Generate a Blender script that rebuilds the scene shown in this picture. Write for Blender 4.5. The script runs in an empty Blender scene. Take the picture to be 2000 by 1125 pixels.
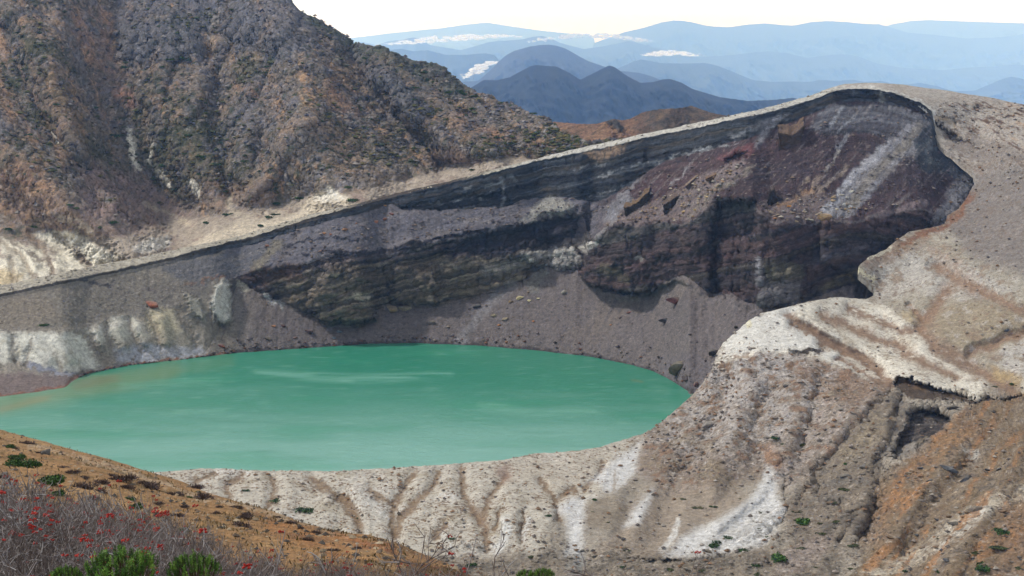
import bpy, math, random
import numpy as np
from mathutils import Vector, Matrix
S = bpy.context.scene
COL = S.collection
R = math.radians

# ------------------------------------------------------------------ camera
GAIN = 0.90                                   # overall albedo level of the ground colours
F_PX, HZ, CAMZ = 3600.0, 60.0, 140.0        # focal length and horizon row in 2000x1125 pixels
PITCH = math.atan((562.5 - HZ) / F_PX)
cam_d = bpy.data.cameras.new('camera')
cam = bpy.data.objects.new('camera', cam_d)
COL.objects.link(cam)
cam_d.sensor_width = 36.0
cam_d.lens = 36.0 * F_PX / 2000.0
cam_d.clip_start = 0.5
cam_d.clip_end = 250000.0
cam.location = (0, 0, CAMZ)
cam.rotation_euler = (math.pi / 2 - PITCH, 0, 0)
S.camera = cam

# ------------------------------------------------------------------ sky, sun, exposure
SUN_EL, SUN_AZ = R(48), R(-72)               # azimuth from +Y (view direction), negative = left
world = bpy.data.worlds.new('World')
S.world = world
world.use_nodes = True
nt = world.node_tree
nt.nodes.clear()
sky = nt.nodes.new('ShaderNodeTexSky')
sky.sky_type = 'NISHITA'
sky.sun_disc = False
sky.sun_elevation = SUN_EL
sky.sun_rotation = SUN_AZ
sky.altitude = 1600
sky.air_density = 1.0
sky.dust_density = 3.0
# thin bright overcast over the clear sky: whitest low down, greyer overhead
mixs = nt.nodes.new('ShaderNodeMix')
mixs.data_type = 'RGBA'
mixs.inputs[0].default_value = 0.80
wtc = nt.nodes.new('ShaderNodeTexCoord')
wsep = nt.nodes.new('ShaderNodeSeparateXYZ')
wramp = nt.nodes.new('ShaderNodeValToRGB')
wramp.color_ramp.elements[0].position = 0.02
wramp.color_ramp.elements[0].color = (22.0, 25.5, 31.0, 1)
wramp.color_ramp.elements[1].position = 0.80
we = wramp.color_ramp.elements.new(0.12)
we.color = (12.0, 12.2, 12.6, 1)
wramp.color_ramp.elements[2].color = (5.2, 5.3, 5.5, 1)
nt.links.new(wtc.outputs['Generated'], wsep.inputs[0])
nt.links.new(wsep.outputs[2], wramp.inputs[0])
nt.links.new(wramp.outputs[0], mixs.inputs[7])
bg = nt.nodes.new('ShaderNodeBackground')
bg.inputs[1].default_value = 0.10
wo = nt.nodes.new('ShaderNodeOutputWorld')
nt.links.new(sky.outputs[0], mixs.inputs[6])
nt.links.new(mixs.outputs[2], bg.inputs[0])
nt.links.new(bg.outputs[0], wo.inputs[0])
sun_d = bpy.data.lights.new('sun', 'SUN')
sun_d.energy = 3.2
sun_d.angle = R(5)
sun_d.color = (1.0, 0.965, 0.92)
sun = bpy.data.objects.new('sun', sun_d)
COL.objects.link(sun)
sdir = Vector((math.sin(SUN_AZ) * math.cos(SUN_EL), math.cos(SUN_AZ) * math.cos(SUN_EL), math.sin(SUN_EL)))
sun.rotation_euler = sdir.to_track_quat('Z', 'Y').to_euler()
sun.location = (-200, 300, 700)
S.view_settings.view_transform = 'Standard'
S.view_settings.look = 'None'
S.view_settings.exposure = 0.0
S.view_settings.gamma = 1.0
S.cycles.max_bounces = 5
S.cycles.diffuse_bounces = 2
S.cycles.volume_bounces = 4
S.cycles.use_adaptive_sampling = True
S.cycles.adaptive_threshold = 0.02
S.cycles.use_denoising = True

# ------------------------------------------------------------------ small helpers
CP, SP = math.cos(PITCH), math.sin(PITCH)
def kx(px, py):
    """horizontal and vertical slope per metre of forward distance for a picture point"""
    a = (np.asarray(px, float) - 1000.0) / F_PX
    b = -(np.asarray(py, float) - 562.5) / F_PX
    yy = CP + b * SP
    return a / yy, (b * CP - SP) / yy
def unproj(px, py, D):
    a, k = kx(px, py)
    return np.stack([a * D, np.asarray(D) + 0 * a, CAMZ + k * D], -1)
def proj(P):
    x, y, z = P[..., 0], P[..., 1], P[..., 2] - CAMZ
    dep = y * CP - z * SP
    up = y * SP + z * CP
    return 1000.0 + F_PX * x / dep, 562.5 - F_PX * up / dep
def lin(h, g=1.0):
    h = h.lstrip('#')
    c = np.array([int(h[i:i + 2], 16) for i in (0, 2, 4)]) / 255.0
    return np.where(c <= 0.04045, c / 12.92, ((c + 0.055) / 1.055) ** 2.4) * g
def sstep(a, b, x):
    t = np.clip((x - a) / (b - a), 0, 1)
    return t * t * (3 - 2 * t)
def tab(pts, x):
    p = np.array(pts, float)
    return np.interp(x, p[:, 0], p[:, 1])
def stab(pts, x, w=6.0):
    """table lookup, corners rounded over about w pixels"""
    return sum(tab(pts, x + o * w) for o in (-1, -.5, 0, .5, 1)) / 5.0

def _hash(ix, iy, iz, seed):
    h = (ix.astype(np.uint32) * np.uint32(374761393) + iy.astype(np.uint32) * np.uint32(668265263)
         + iz.astype(np.uint32) * np.uint32(2246822519) + np.uint32((seed * 3266489917) & 0xffffffff))
    h ^= h >> np.uint32(15)
    h *= np.uint32(2246822519)
    h ^= h >> np.uint32(13)
    h *= np.uint32(3266489917)
    h ^= h >> np.uint32(16)
    return h
def noise3(P, seed=0):
    """value-gradient noise in -1..1 at points P (...,3)"""
    shp = P.shape[:-1]
    p = P.reshape(-1, 3).astype(np.float32)
    i = np.floor(p).astype(np.int64)
    f = (p - i).astype(np.float32)
    u = f * f * f * (f * (f * 6 - 15) + 10)
    out = 0
    for c in range(8):
        a, b, d = c & 1, (c >> 1) & 1, (c >> 2) & 1
        h = _hash(i[:, 0] + a, i[:, 1] + b, i[:, 2] + d, seed)
        gx = ((h & np.uint32(1023)).astype(np.float32) / 511.5 - 1)
        gy = (((h >> np.uint32(10)) & np.uint32(1023)).astype(np.float32) / 511.5 - 1)
        gz = (((h >> np.uint32(20)) & np.uint32(1023)).astype(np.float32) / 511.5 - 1)
        dot = gx * (f[:, 0] - a) + gy * (f[:, 1] - b) + gz * (f[:, 2] - d)
        w = (u[:, 0] if a else 1 - u[:, 0]) * (u[:, 1] if b else 1 - u[:, 1]) * (u[:, 2] if d else 1 - u[:, 2])
        out = out + w * dot
    return (out * 1.5).reshape(shp)
def fbm(P, scale, octv=4, seed=0, gain=0.5, ridged=False):
    q = P / scale
    a, s, t = 1.0, 0, 0
    for o in range(octv):
        n = noise3(q, seed + o * 17)
        if ridged:
            n = 1 - 2 * np.abs(n)
        s = s + a * n
        t += a
        a *= gain
        q = q * 2.03 + 11.3
    return s / t
def p2(px, py, sx=1.0, sy=1.0):
    return np.stack([px * sx, py * sy, 0 * px + 3.7], -1)
def seg_dist(X, Y, pts, ws=None):
    best = np.full(X.shape, 1e9, np.float32)
    for (x0, y0, w0), (x1, y1, w1) in zip(pts[:-1], pts[1:]):
        dx, dy = x1 - x0, y1 - y0
        t = np.clip(((X - x0) * dx + (Y - y0) * dy) / max(dx * dx + dy * dy, 1e-6), 0, 1)
        d = np.hypot(X - x0 - t * dx, Y - y0 - t * dy) / (w0 + (w1 - w0) * t)
        best = np.minimum(best, d)
    return best
def m_line(X, Y, pts, w, soft=0.7):
    """mask of a stroke: pts (x,y) or (x,y,w)"""
    pts = [(p[0], p[1], (p[2] if len(p) > 2 else w)) for p in pts]
    wm = max(p[2] for p in pts)
    xs = [p[0] for p in pts]; ys = [p[1] for p in pts]
    sel = (X > min(xs) - wm) & (X < max(xs) + wm) & (Y > min(ys) - wm) & (Y < max(ys) + wm)
    m = np.zeros(X.shape, np.float32)
    if sel.any():
        d = seg_dist(X[sel], Y[sel], pts)
        m[sel] = 1 - sstep(1 - soft, 1.0, d)
    return m
def m_poly(X, Y, pts, soft=6.0):
    xs = [p[0] for p in pts]; ys = [p[1] for p in pts]
    sel = (X > min(xs) - soft) & (X < max(xs) + soft) & (Y > min(ys) - soft) & (Y < max(ys) + soft)
    m = np.zeros(X.shape, np.float32)
    if sel.any():
        x, y = X[sel], Y[sel]
        cl = [(p[0], p[1], 1.0) for p in pts] + [(pts[0][0], pts[0][1], 1.0)]
        d = seg_dist(x, y, cl)
        ins = np.zeros(x.shape, bool)
        for (x0, y0, _), (x1, y1, _) in zip(cl[:-1], cl[1:]):
            if y0 != y1:
                c = ((y0 > y) != (y1 > y)) & (x < (x1 - x0) * (y - y0) / (y1 - y0) + x0)
                ins ^= c
        m[sel] = sstep(-soft, soft, np.where(ins, d, -d))
    return m

def tag(o, label=None, cat=None, group=None, kind=None):
    if label: o['label'] = label
    if cat: o['category'] = cat
    if group: o['group'] = group
    if kind: o['kind'] = kind
    return o
def raw_mesh(name, V, faces, mat, col=None, smooth=True, stn=None, extra=None):
    me = bpy.data.meshes.new(name)
    V = np.asarray(V, np.float32).reshape(-1, 3)
    n = len(V)
    me.vertices.add(n)
    me.vertices.foreach_set('co', V.ravel())
    fa = np.asarray(faces, np.int32)
    me.loops.add(fa.size)
    me.loops.foreach_set('vertex_index', fa.ravel())
    me.polygons.add(len(fa))
    me.polygons.foreach_set('loop_start', np.arange(len(fa), dtype=np.int32) * fa.shape[1])
    me.polygons.foreach_set('use_smooth', np.full(len(fa), smooth, bool))
    if col is not None:
        a = me.color_attributes.new('Col', 'FLOAT_COLOR', 'POINT')
        c = np.asarray(col, np.float32).reshape(n, -1)
        if c.shape[1] == 3:
            c = np.concatenate([c, np.zeros((n, 1), np.float32)], 1)
        a.data.foreach_set('color', c.ravel())
    if stn is not None:
        a = me.attributes.new('Stn', 'FLOAT', 'POINT')
        a.data.foreach_set('value', np.asarray(stn, np.float32).ravel())
    for nm, v in (extra or {}).items():
        a = me.attributes.new(nm, 'FLOAT', 'POINT')
        a.data.foreach_set('value', np.asarray(v, np.float32).ravel())
    me.update(calc_edges=True)
    if mat: me.materials.append(mat)
    return me
def add_obj(name, me, parent=None):
    o = bpy.data.objects.new(name, me)
    COL.objects.link(o)
    if parent: o.parent = parent
    return o
def grid_faces(ny, nx):
    i = np.arange(ny * nx).reshape(ny, nx)
    return np.stack([i[1:, :-1], i[1:, 1:], i[:-1, 1:], i[:-1, :-1]], -1).reshape(-1, 4)
def grid_normals(P):
    du = np.gradient(P, axis=1); dv = np.gradient(P, axis=0)
    n = np.cross(du, -dv)
    n /= np.linalg.norm(n, axis=-1, keepdims=True) + 1e-9
    return n

def terrain_mat(name, s1=1.2, s2=0.35, var=0.35, bump=0.5, bscale=1.0, spk_scale=1.0, spk=(0.16, 0.09, 0.05), rough=0.95, stretch=(1, 1, 1), thr=(0.52, 0.60), stone=0.0, st_var=0.55, strata=False):
    """ground: colour from the mesh, broken up by grain, tufts (alpha of Col) and loose stones (Stn)"""
    m = bpy.data.materials.new(name)
    m.use_nodes = True
    t = m.node_tree; N = t.nodes; Lk = t.links
    bs = N['Principled BSDF']
    bs.inputs['Roughness'].default_value = rough
    bs.inputs['Specular IOR Level'].default_value = 0.12
    at = N.new('ShaderNodeAttribute'); at.attribute_name = 'Col'
    tc = N.new('ShaderNodeTexCoord')
    mp = N.new('ShaderNodeMapping'); mp.inputs['Scale'].default_value = stretch
    Lk.new(tc.outputs['Object'], mp.inputs[0])
    def nz(scale, det, ro=0.6, src=None):
        n = N.new('ShaderNodeTexNoise')
        n.inputs['Scale'].default_value = 1.0 / scale
        n.inputs['Detail'].default_value = det
        n.inputs['Roughness'].default_value = ro
        Lk.new((src or mp.outputs[0]), n.inputs['Vector'])
        return n
    def math(op, a, b):
        n = N.new('ShaderNodeMath'); n.operation = op
        for i, v in enumerate((a, b)):
            if hasattr(v, 'is_linked'): Lk.new(v, n.inputs[i])
            else: n.inputs[i].default_value = v
        return n.outputs[0]
    def rng(v, a, b, c, d):
        n = N.new('ShaderNodeMapRange')
        n.inputs['From Min'].default_value = a; n.inputs['From Max'].default_value = b
        n.inputs['To Min'].default_value = c; n.inputs['To Max'].default_value = d
        Lk.new(v, n.inputs['Value']); return n.outputs[0]
    n1, n2 = nz(s1, 5, 0.68), nz(s2, 4, 0.72)
    ad = math('ADD', n1.outputs[0], n2.outputs[0])
    val = rng(ad, 0.72, 1.28, 1 - var, 1 + var)
    hgt = ad
    if stone > 0:
        sa = N.new('ShaderNodeAttribute'); sa.attribute_name = 'Stn'
        for sc in (stone, stone * .42):
            vo = N.new('ShaderNodeTexVoronoi'); vo.feature = 'F1'
            vo.inputs['Scale'].default_value = 1.0 / sc; vo.inputs['Randomness'].default_value = 1.0
            Lk.new(mp.outputs[0], vo.inputs['Vector'])
            sp = N.new('ShaderNodeSeparateColor'); Lk.new(vo.outputs['Color'], sp.inputs[0])
            pres = rng(sp.outputs[1], .45, .6, 0, 1)                      # only some cells hold a stone
            body = rng(vo.outputs['Distance'], .52, .36, 0, 1)
            mk = math('MULTIPLY', math('MULTIPLY', pres, body), sa.outputs['Fac'])
            shade = rng(sp.outputs[0], 0, 1, 1 - st_var, 1 + st_var)
            val = math('MULTIPLY', val, math('ADD', math('MULTIPLY', mk, math('SUBTRACT', shade, 1.0)), 1.0))
            hgt = math('ADD', hgt, math('MULTIPLY', mk, .5 if sc == stone else .25))
    if strata:                                        # thin bedding: noise along the bed coordinate, slow along the wall
        sb = N.new('ShaderNodeAttribute'); sb.attribute_name = 'Bed'
        sl_ = N.new('ShaderNodeAttribute'); sl_.attribute_name = 'Along'
        sm_ = N.new('ShaderNodeAttribute'); sm_.attribute_name = 'BedMask'
        jit = math('MULTIPLY', math('SUBTRACT', n1.outputs[0], .5), 2.2)
        cx = N.new('ShaderNodeCombineXYZ')
        Lk.new(math('ADD', sb.outputs['Fac'], jit), cx.inputs[0]); Lk.new(math('MULTIPLY', sl_.outputs['Fac'], .02), cx.inputs[1])
        bn_ = N.new('ShaderNodeTexNoise'); bn_.inputs['Scale'].default_value = .16; bn_.inputs['Detail'].default_value = 5; bn_.inputs['Roughness'].default_value = .75
        Lk.new(cx.outputs[0], bn_.inputs['Vector'])
        bv = rng(bn_.outputs[0], .36, .64, -.62, .75)
        val = math('MULTIPLY', val, math('ADD', math('MULTIPLY', bv, sm_.outputs['Fac']), 1.0))
        hgt = math('ADD', hgt, math('MULTIPLY', math('MULTIPLY', bv, sm_.outputs['Fac']), .9))
    mul = N.new('ShaderNodeMix'); mul.data_type = 'RGBA'; mul.blend_type = 'MULTIPLY'; mul.inputs[0].default_value = 1
    Lk.new(at.outputs['Color'], mul.inputs[6]); Lk.new(val, mul.inputs[7])
    n3 = nz(spk_scale, 4, 0.62); n4 = nz(spk_scale * 9, 2)
    thv = math('ADD', n3.outputs[0], math('MULTIPLY', math('SUBTRACT', n4.outputs[0], .5), .35))
    am = math('MULTIPLY', rng(thv, thr[0], thr[1], 0, 1), at.outputs['Alpha'])
    mx = N.new('ShaderNodeMix'); mx.data_type = 'RGBA'
    Lk.new(am, mx.inputs[0]); Lk.new(mul.outputs[2], mx.inputs[6])
    mx.inputs[7].default_value = (*spk, 1)
    Lk.new(mx.outputs[2], bs.inputs['Base Color'])
    bp = N.new('ShaderNodeBump'); bp.inputs['Strength'].default_value = bump; bp.inputs['Distance'].default_value = bscale
    Lk.new(hgt, bp.inputs['Height'])
    Lk.new(bp.outputs[0], bs.inputs['Normal'])
    return m

class Layer:
    """a sheet of ground: rows x columns of picture rays with real distances, then world-space relief"""
    def __init__(s, PX, PY, D):
        s.PX, s.PY, s.D = PX, PY, np.array(D, float)
        s.ny, s.nx = PX.shape
        n1 = fbm(p2(PX, PY, 1 / 40., 1 / 40.), 1, 3, 5)
        n2 = fbm(p2(PX, PY, 1 / 40., 1 / 40.), 1, 3, 9)
        n3 = fbm(p2(PX, PY, 1 / 9., 1 / 9.), 1, 2, 21)
        n4 = fbm(p2(PX, PY, 1 / 9., 1 / 9.), 1, 2, 33)
        n5 = fbm(p2(PX, PY, 1 / 3.5, 1 / 3.5), 1, 2, 45)
        s.QX = PX + 12 * n1 + 7 * n3 + 4 * n5
        s.QY = PY + 9 * n2 + 7 * n4 - 4 * n5
        s.SX = PX + 12 * n1; s.SY = PY + 9 * n2           # gently wandering copy for smooth relief
        s.col = np.zeros((s.ny, s.nx, 3))
        s.spk = np.zeros((s.ny, s.nx))
        s.stn = np.zeros((s.ny, s.nx))
        s.sat = 1.0
        s.extra = {}
        s.P = None
    def dline(s, pts, w, amt, soft=0.9, q=True):
        X, Y = (s.QX, s.QY) if q is True else (s.PX, s.PY) if q is False else (s.SX, s.SY)
        s.D += amt * m_line(X, Y, pts, w, soft)
    def dpoly(s, pts, soft, amt, q=True):
        s.D += amt * (m_poly(s.QX, s.QY, pts, soft) if q else m_poly(s.PX, s.PY, pts, soft))
    def build3d(s):
        s.P = unproj(s.PX, s.PY, s.D)
        s.N = grid_normals(s.P)
    def push(s, amt):
        s.P = s.P + s.N * np.asarray(amt)[..., None]
    def mix(s, m, hexc, g=1.0):
        c = lin(hexc, g); y = c @ np.array([.3, .59, .11]); c = y + (c - y) * s.sat
        s.col += (c - s.col) * np.clip(m, 0, 1)[..., None]
    def line(s, pts, w, hexc, op=1.0, soft=0.7, nz=None):
        m = m_line(s.QX, s.QY, pts, w, soft) * op
        s.mix(m if nz is None else m * nz, hexc)
    def poly(s, pts, hexc, op=1.0, soft=6, nz=None):
        m = m_poly(s.QX, s.QY, pts, soft) * op
        s.mix(m if nz is None else m * nz, hexc)
    def at(s, px, py):
        """nearest surface point and normal for a picture position"""
        d = (s.VX - px) ** 2 + (s.VY - py) ** 2
        i = int(np.argmin(d))
        return s.P.reshape(-1, 3)[i], s.N.reshape(-1, 3)[i]
    def finish(s, name, mat, extra_front=(), extra_back=(), gain=1.0):
        """extra rows: list of (rows,3) arrays stacked before the first / after the last row"""
        s.VX, s.VY = [a.ravel() for a in proj(s.P)]
        P = s.P; C = np.concatenate([s.col * gain * GAIN, s.spk[..., None], s.stn[..., None]], -1)
        for E in extra_front:
            P = np.concatenate([E[None], P], 0); C = np.concatenate([C[:1], C], 0)
        for E in extra_back:
            P = np.concatenate([P, E[None]], 0); C = np.concatenate([C, C[-1:]], 0)
        nf, nb = len(extra_front), len(extra_back)
        ex = {k: np.pad(v, ((nf, nb), (0, 0)), 'edge') for k, v in s.extra.items()}
        me = raw_mesh(name, P, grid_faces(*P.shape[:2]), mat, C[..., :4], stn=C[..., 4], extra=ex)
        o = add_obj(name, me)
        o['kind'] = 'structure'
        s.N = grid_normals(s.P)
        return o
def scatter_stuff(name, layer, n, mask, r0, r1, hexes, mat, seed, flat=.6, power=2.0, sink=.25, blades=False):
    """countless small stones (or dry blades) lying on a sheet, as one object"""
    rs = np.random.RandomState(seed)
    w = np.clip(mask, 0, 1).ravel(); w = w / w.sum()
    ids = rs.choice(len(w), n, p=w)
    P = layer.P.reshape(-1, 3)[ids]; N = layer.N.reshape(-1, 3)[ids]
    r = r0 + (r1 - r0) * rs.rand(n) ** power
    if blades:
        base = np.array([(-.18, 0, 0), (.18, 0, 0), (.5, .1, 1.0), (.1, -.1, .75)]); fc = np.array([(0, 1, 2), (0, 2, 3)])
    else:
        base = np.array([(1, 0, 0), (.2, .9, .1), (-.9, .3, -.1), (-.5, -.8, .1), (.5, -.8, 0), (.15, .1, .95), (0, 0, -.6)])
        fc = np.array([(0, 1, 5), (1, 2, 5), (2, 3, 5), (3, 4, 5), (4, 0, 5), (1, 0, 6), (2, 1, 6), (3, 2, 6), (4, 3, 6), (0, 4, 6)])
    V = base[None] * (1 + .35 * rs.uniform(-1, 1, (n, len(base), 3)))
    V[..., 2] *= flat
    a = rs.uniform(0, 6.283, n); ca, sa = np.cos(a)[:, None], np.sin(a)[:, None]
    X = V[..., 0] * ca - V[..., 1] * sa; Y = V[..., 0] * sa + V[..., 1] * ca
    V = np.stack([X, Y, V[..., 2]], -1) * r[:, None, None]
    V = V + P[:, None] + N[:, None] * (r * sink)[:, None, None]
    F = fc[None] + (np.arange(n) * len(base))[:, None, None]
    c = np.array([lin(h) for h in hexes])[rs.randint(len(hexes), size=n)] * rs.uniform(.75, 1.25, (n, 1))
    C = np.repeat(c[:, None], len(base), 1)
    o = add_obj(name, raw_mesh(name, V, F.reshape(-1, 3), mat, C * GAIN, smooth=False))
    o['kind'] = 'stuff'
    return o
def plain_mat(name, rough=.95):
    m = bpy.data.materials.new(name); m.use_nodes = True
    t = m.node_tree; b = t.nodes['Principled BSDF']; a = t.nodes.new('ShaderNodeAttribute'); a.attribute_name = 'Col'
    t.links.new(a.outputs['Color'], b.inputs['Base Color']); b.inputs['Roughness'].default_value = rough; b.inputs['Specular IOR Level'].default_value = .1
    return m
def step_noise(sv, seed=0):
    """1D noise on strata coordinate"""
    return noise3(np.stack([sv, 0 * sv + 0.37, 0 * sv + 0.71], -1), seed)

# ================================================================== the crater wall (far side of the lake)
T_YR = [(-150, 590), (0, 559), (71, 543), (171, 522), (270, 503), (363, 483), (430, 470), (498, 452), (604, 418), (700, 397), (792, 374),
        (899, 347), (1005, 321), (1094, 297), (1183, 277), (1290, 254), (1350, 243), (1407, 229), (1513, 208), (1584, 187), (1631, 171), (1656, 171),
        (1709, 171), (1744, 178), (1798, 197), (1822, 215), (1828, 262), (1837, 282), (1855, 297), (1883, 321), (1903, 338), (1940, 370)]
T_YL = [(-150, 606), (0, 575), (107, 552), (185, 537), (302, 512), (391, 488), (498, 461), (604, 427), (700, 402), (792, 379), (899, 352),
        (1005, 325), (1094, 304), (1183, 286), (1290, 261), (1350, 252), (1407, 238), (1513, 217), (1584, 196), (1631, 178), (1656, 174),
        (1709, 174), (1744, 181), (1798, 200), (1822, 218), (1828, 265), (1837, 285), (1855, 300), (1883, 324), (1903, 341), (1940, 373)]
T_Y1 = [(-150, 618), (0, 586), (302, 523), (500, 474), (604, 442), (700, 416), (765, 398), (785, 409), (850, 410), (900, 408), (981, 405), (1020, 390),
        (1100, 384), (1150, 394), (1183, 388), (1230, 360), (1300, 311), (1400, 286), (1500, 256), (1602, 214), (1638, 195), (1727, 199),
        (1798, 217), (1822, 250), (1828, 285), (1837, 300), (1855, 314), (1883, 335), (1903, 350), (1940, 385)]
T_Y2 = [(-150, 660), (0, 652), (100, 650), (170, 640), (250, 615), (340, 607), (400, 560), (435, 548), (466, 540), (515, 521), (583, 517),
        (650, 500), (721, 490), (770, 487), (803, 470), (850, 474), (899, 466), (952, 451), (1023, 440), (1094, 417), (1140, 416), (1150, 470), (1165, 462),
        (1201, 434), (1254, 446), (1290, 433), (1325, 440), (1353, 433), (1385, 405), (1405, 388), (1470, 390), (1485, 416), (1503, 433), (1584, 440), (1607, 428),
        (1673, 437), (1744, 416), (1798, 408), (1850, 425), (1903, 430), (1940, 440)]
T_Y3 = [(-150, 735), (0, 722), (100, 728), (150, 728), (200, 718), (250, 708), (356, 696), (405, 684), (430, 640), (450, 585), (466, 550), (515, 578), (555, 593),
        (604, 616), (640, 631), (686, 638), (718, 632), (732, 607), (753, 594), (803, 597), (849, 593), (906, 583), (952, 575), (998, 563), (1034, 541),
        (1052, 526), (1077, 523), (1126, 525), (1137, 541), (1165, 558), (1212, 575), (1254, 574), (1308, 547), (1332, 540), (1346, 541), (1364, 558),
        (1385, 572), (1435, 575), (1460, 592), (1542, 592), (1570, 590), (1602, 576), (1655, 558), (1673, 550), (1776, 545), (1850, 520), (1903, 480), (1940, 480)]
T_Y4 = [(-150, 788), (0, 775), (71, 766), (128, 757), (145, 742), (171, 730), (249, 714), (356, 702), (462, 689), (569, 682), (700, 673), (721, 671.5), (810, 670),
        (934, 675), (1041, 684), (1148, 696), (1219, 709), (1272, 723), (1308, 741), (1350, 768), (1420, 800)]
px = np.concatenate([np.arange(-420, -150, 6.0), np.arange(-150, 1940, 1.9)])
nx = len(px)
rag = lambda sc, sd, amp: amp * fbm(np.stack([px / sc, 0 * px + 1.3, 0 * px + 7.7], -1), 1, 4, sd, 0.6)
yr = stab(T_YR, px, 3) + rag(24, 1, 2.2)
yl = np.maximum(stab(T_YL, px, 3) + rag(14, 2, 4), yr + 2)
y1 = np.maximum(stab(T_Y1, px, 4) + rag(22, 3, 5), yl + 4)
y2 = np.maximum(stab(T_Y2, px, 3) + rag(26, 4, 9) * sstep(450, 520, px), y1 + 5)
y3 = np.maximum(stab(T_Y3, px, 3) + rag(30, 5, 5) * sstep(450, 520, px), y2 + 8)
y4 = np.maximum(stab(T_Y4, px, 5) + rag(30, 6, 1.5), y3 + 6)
s43 = tab([(-150, .1), (0, .1), (130, .14), (200, .35), (350, .55), (450, .6), (1345, .62), (1940, .62)], px)
s32 = tab([(-150, .7), (0, .8), (400, .8), (450, 1.0), (480, 2.5), (520, 4.5), (1130, 5), (1800, 5), (1940, 4)], px)
s21 = tab([(-150, .40), (0, .42), (300, .5), (466, .62), (700, .62), (1300, .66), (1500, .72), (1700, .76), (1940, .8)], px)
s1l = tab([(-150, 1.2), (300, 1.3), (600, 1.6), (770, 2.5), (1000, 3.2), (1200, 3.), (1600, 2.6), (1940, 3.)], px)
slp = np.full(nx, .22)
up = lambda z, D, s, y: (CAMZ - z + s * D) / (s - kx(px, y)[1])
D4 = CAMZ / -kx(px, y4)[1]
D3 = up(0 * px, D4, s43, y3)
D3t = tab([(1300, 797), (1345, 770), (1460, 735), (1542, 725), (1602, 722), (1673, 722), (1776, 725), (1850, 735), (1940, 745)], px)
D3 = np.where(px > 1345, D3t, D3)
z3 = CAMZ + kx(px, y3)[1] * D3
D4 = np.where(px > 1345, D3 - (z3 + 3) / .62, D4)
y4 = np.where(px > 1345, 562.5 - F_PX * 0 + (y3 + 0 * px), y4)
# beyond the visible shore the foot of the talus follows from its slope
tz = (0 - CAMZ) / D4
b = (tz * CP + SP) / (CP - tz * SP)
y4 = np.where(px > 1345, 562.5 - F_PX * b, y4)
sm = lambda a, k: np.convolve(np.pad(a, k, 'edge'), np.hanning(2 * k + 3)[1:-1] / np.hanning(2 * k + 3)[1:-1].sum(), 'valid')
D3 = sm(D3, 6)
z3 = CAMZ + kx(px, y3)[1] * D3
D2 = up(z3, D3, s32, y2); z2 = CAMZ + kx(px, y2)[1] * D2
D1 = up(z2, D2, s21, y1); D1 = sm(D1, 14); z1 = CAMZ + kx(px, y1)[1] * D1
DL = up(z1, D1, s1l, yl); DL = sm(DL, 10); zl = CAMZ + kx(px, yl)[1] * DL
DR = up(zl, DL, slp, yr); DR = np.minimum(sm(DR, 6), DL + 25)
segs = [(yr, yl, DR, DL, 7), (yl, y1, DL, D1, 46), (y1, y2, D1, D2, 66), (y2, y3, D2, D3, 84), (y3, y4, D3, D4, 84)]
PY, DD, SG = [], [], []
for k, (ya, yb, da, db, n) in enumerate(segs):
    for i in range(n + (k == 4)):
        f = i / n
        PY.append(ya + (yb - ya) * f)
        # along a straight profile 1/D is close to linear in the row
        DD.append(1 / ((1 / da) * (1 - f) + (1 / db) * f)); SG.append(np.full(nx, k + f))
PY = np.array(PY); DD = np.array(DD); SG = np.array(SG); PX = np.tile(px, (len(PY), 1))
W = Layer(PX, PY, DD)
cl = m_line(SG, 0 * SG, [(3, 0), (4, 0)], .12, .9) * sstep(440, 500, PX)           # lower cliff
uc = m_line(SG, 0 * SG, [(1.1, 0), (1.95, 0)], .1, .9) * sstep(300, 420, PX)       # cliff under the rim
cl[:] = np.where((SG > 3) & (SG < 4), 1, cl) * sstep(440, 500, PX)
RIMY = np.tile(yl, (len(PY), 1))
ST = PY - RIMY                                                       # strata run parallel to the rim
wob = 12 * fbm(p2(PX, PY, 1 / 60., 1 / 60.), 1, 3, 41)
st1 = step_noise((ST + wob) / 9.0, 3); st2 = step_noise((ST + wob * .6) / 3.6, 4)
brk = fbm(p2(PX, PY, 1 / 34., 1 / 12.), 1, 3, 43); crk = fbm(p2(PX, PY, 1 / 7., 1 / 46.), 1, 3, 44, .6)
led = (np.clip(st1 * 2.4, -1, 1) * .9 * (.35 + .65 * sstep(-.35, .25, brk)) + np.clip(st2 * 2, -1, 1) * .4 * sstep(-.1, .3, -brk)) + .9 * brk - 1.1 * sstep(.25, .5, crk)
blk = fbm(p2(PX, PY, 1 / 55., 1 / 80.), 1, 4, 61, .55)
rgt = sstep(1120, 1180, PX); blkr = fbm(p2(PX, PY, 1 / 38., 1 / 60.), 1, 4, 62, .5, True)
W.D -= cl * (led * (1.15 - .6 * rgt) + blk * 6.0 + rgt * 3.5 * (blkr - .3)) + uc * (led * .8 + blk * 1.8)
mid = sstep(1.9, 2.2, SG) * (1 - sstep(2.9, 3.05, SG))
W.D -= mid * np.clip(st1 * 2.2, -.5, 1) * .5 * sstep(470, 560, PX)
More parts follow.
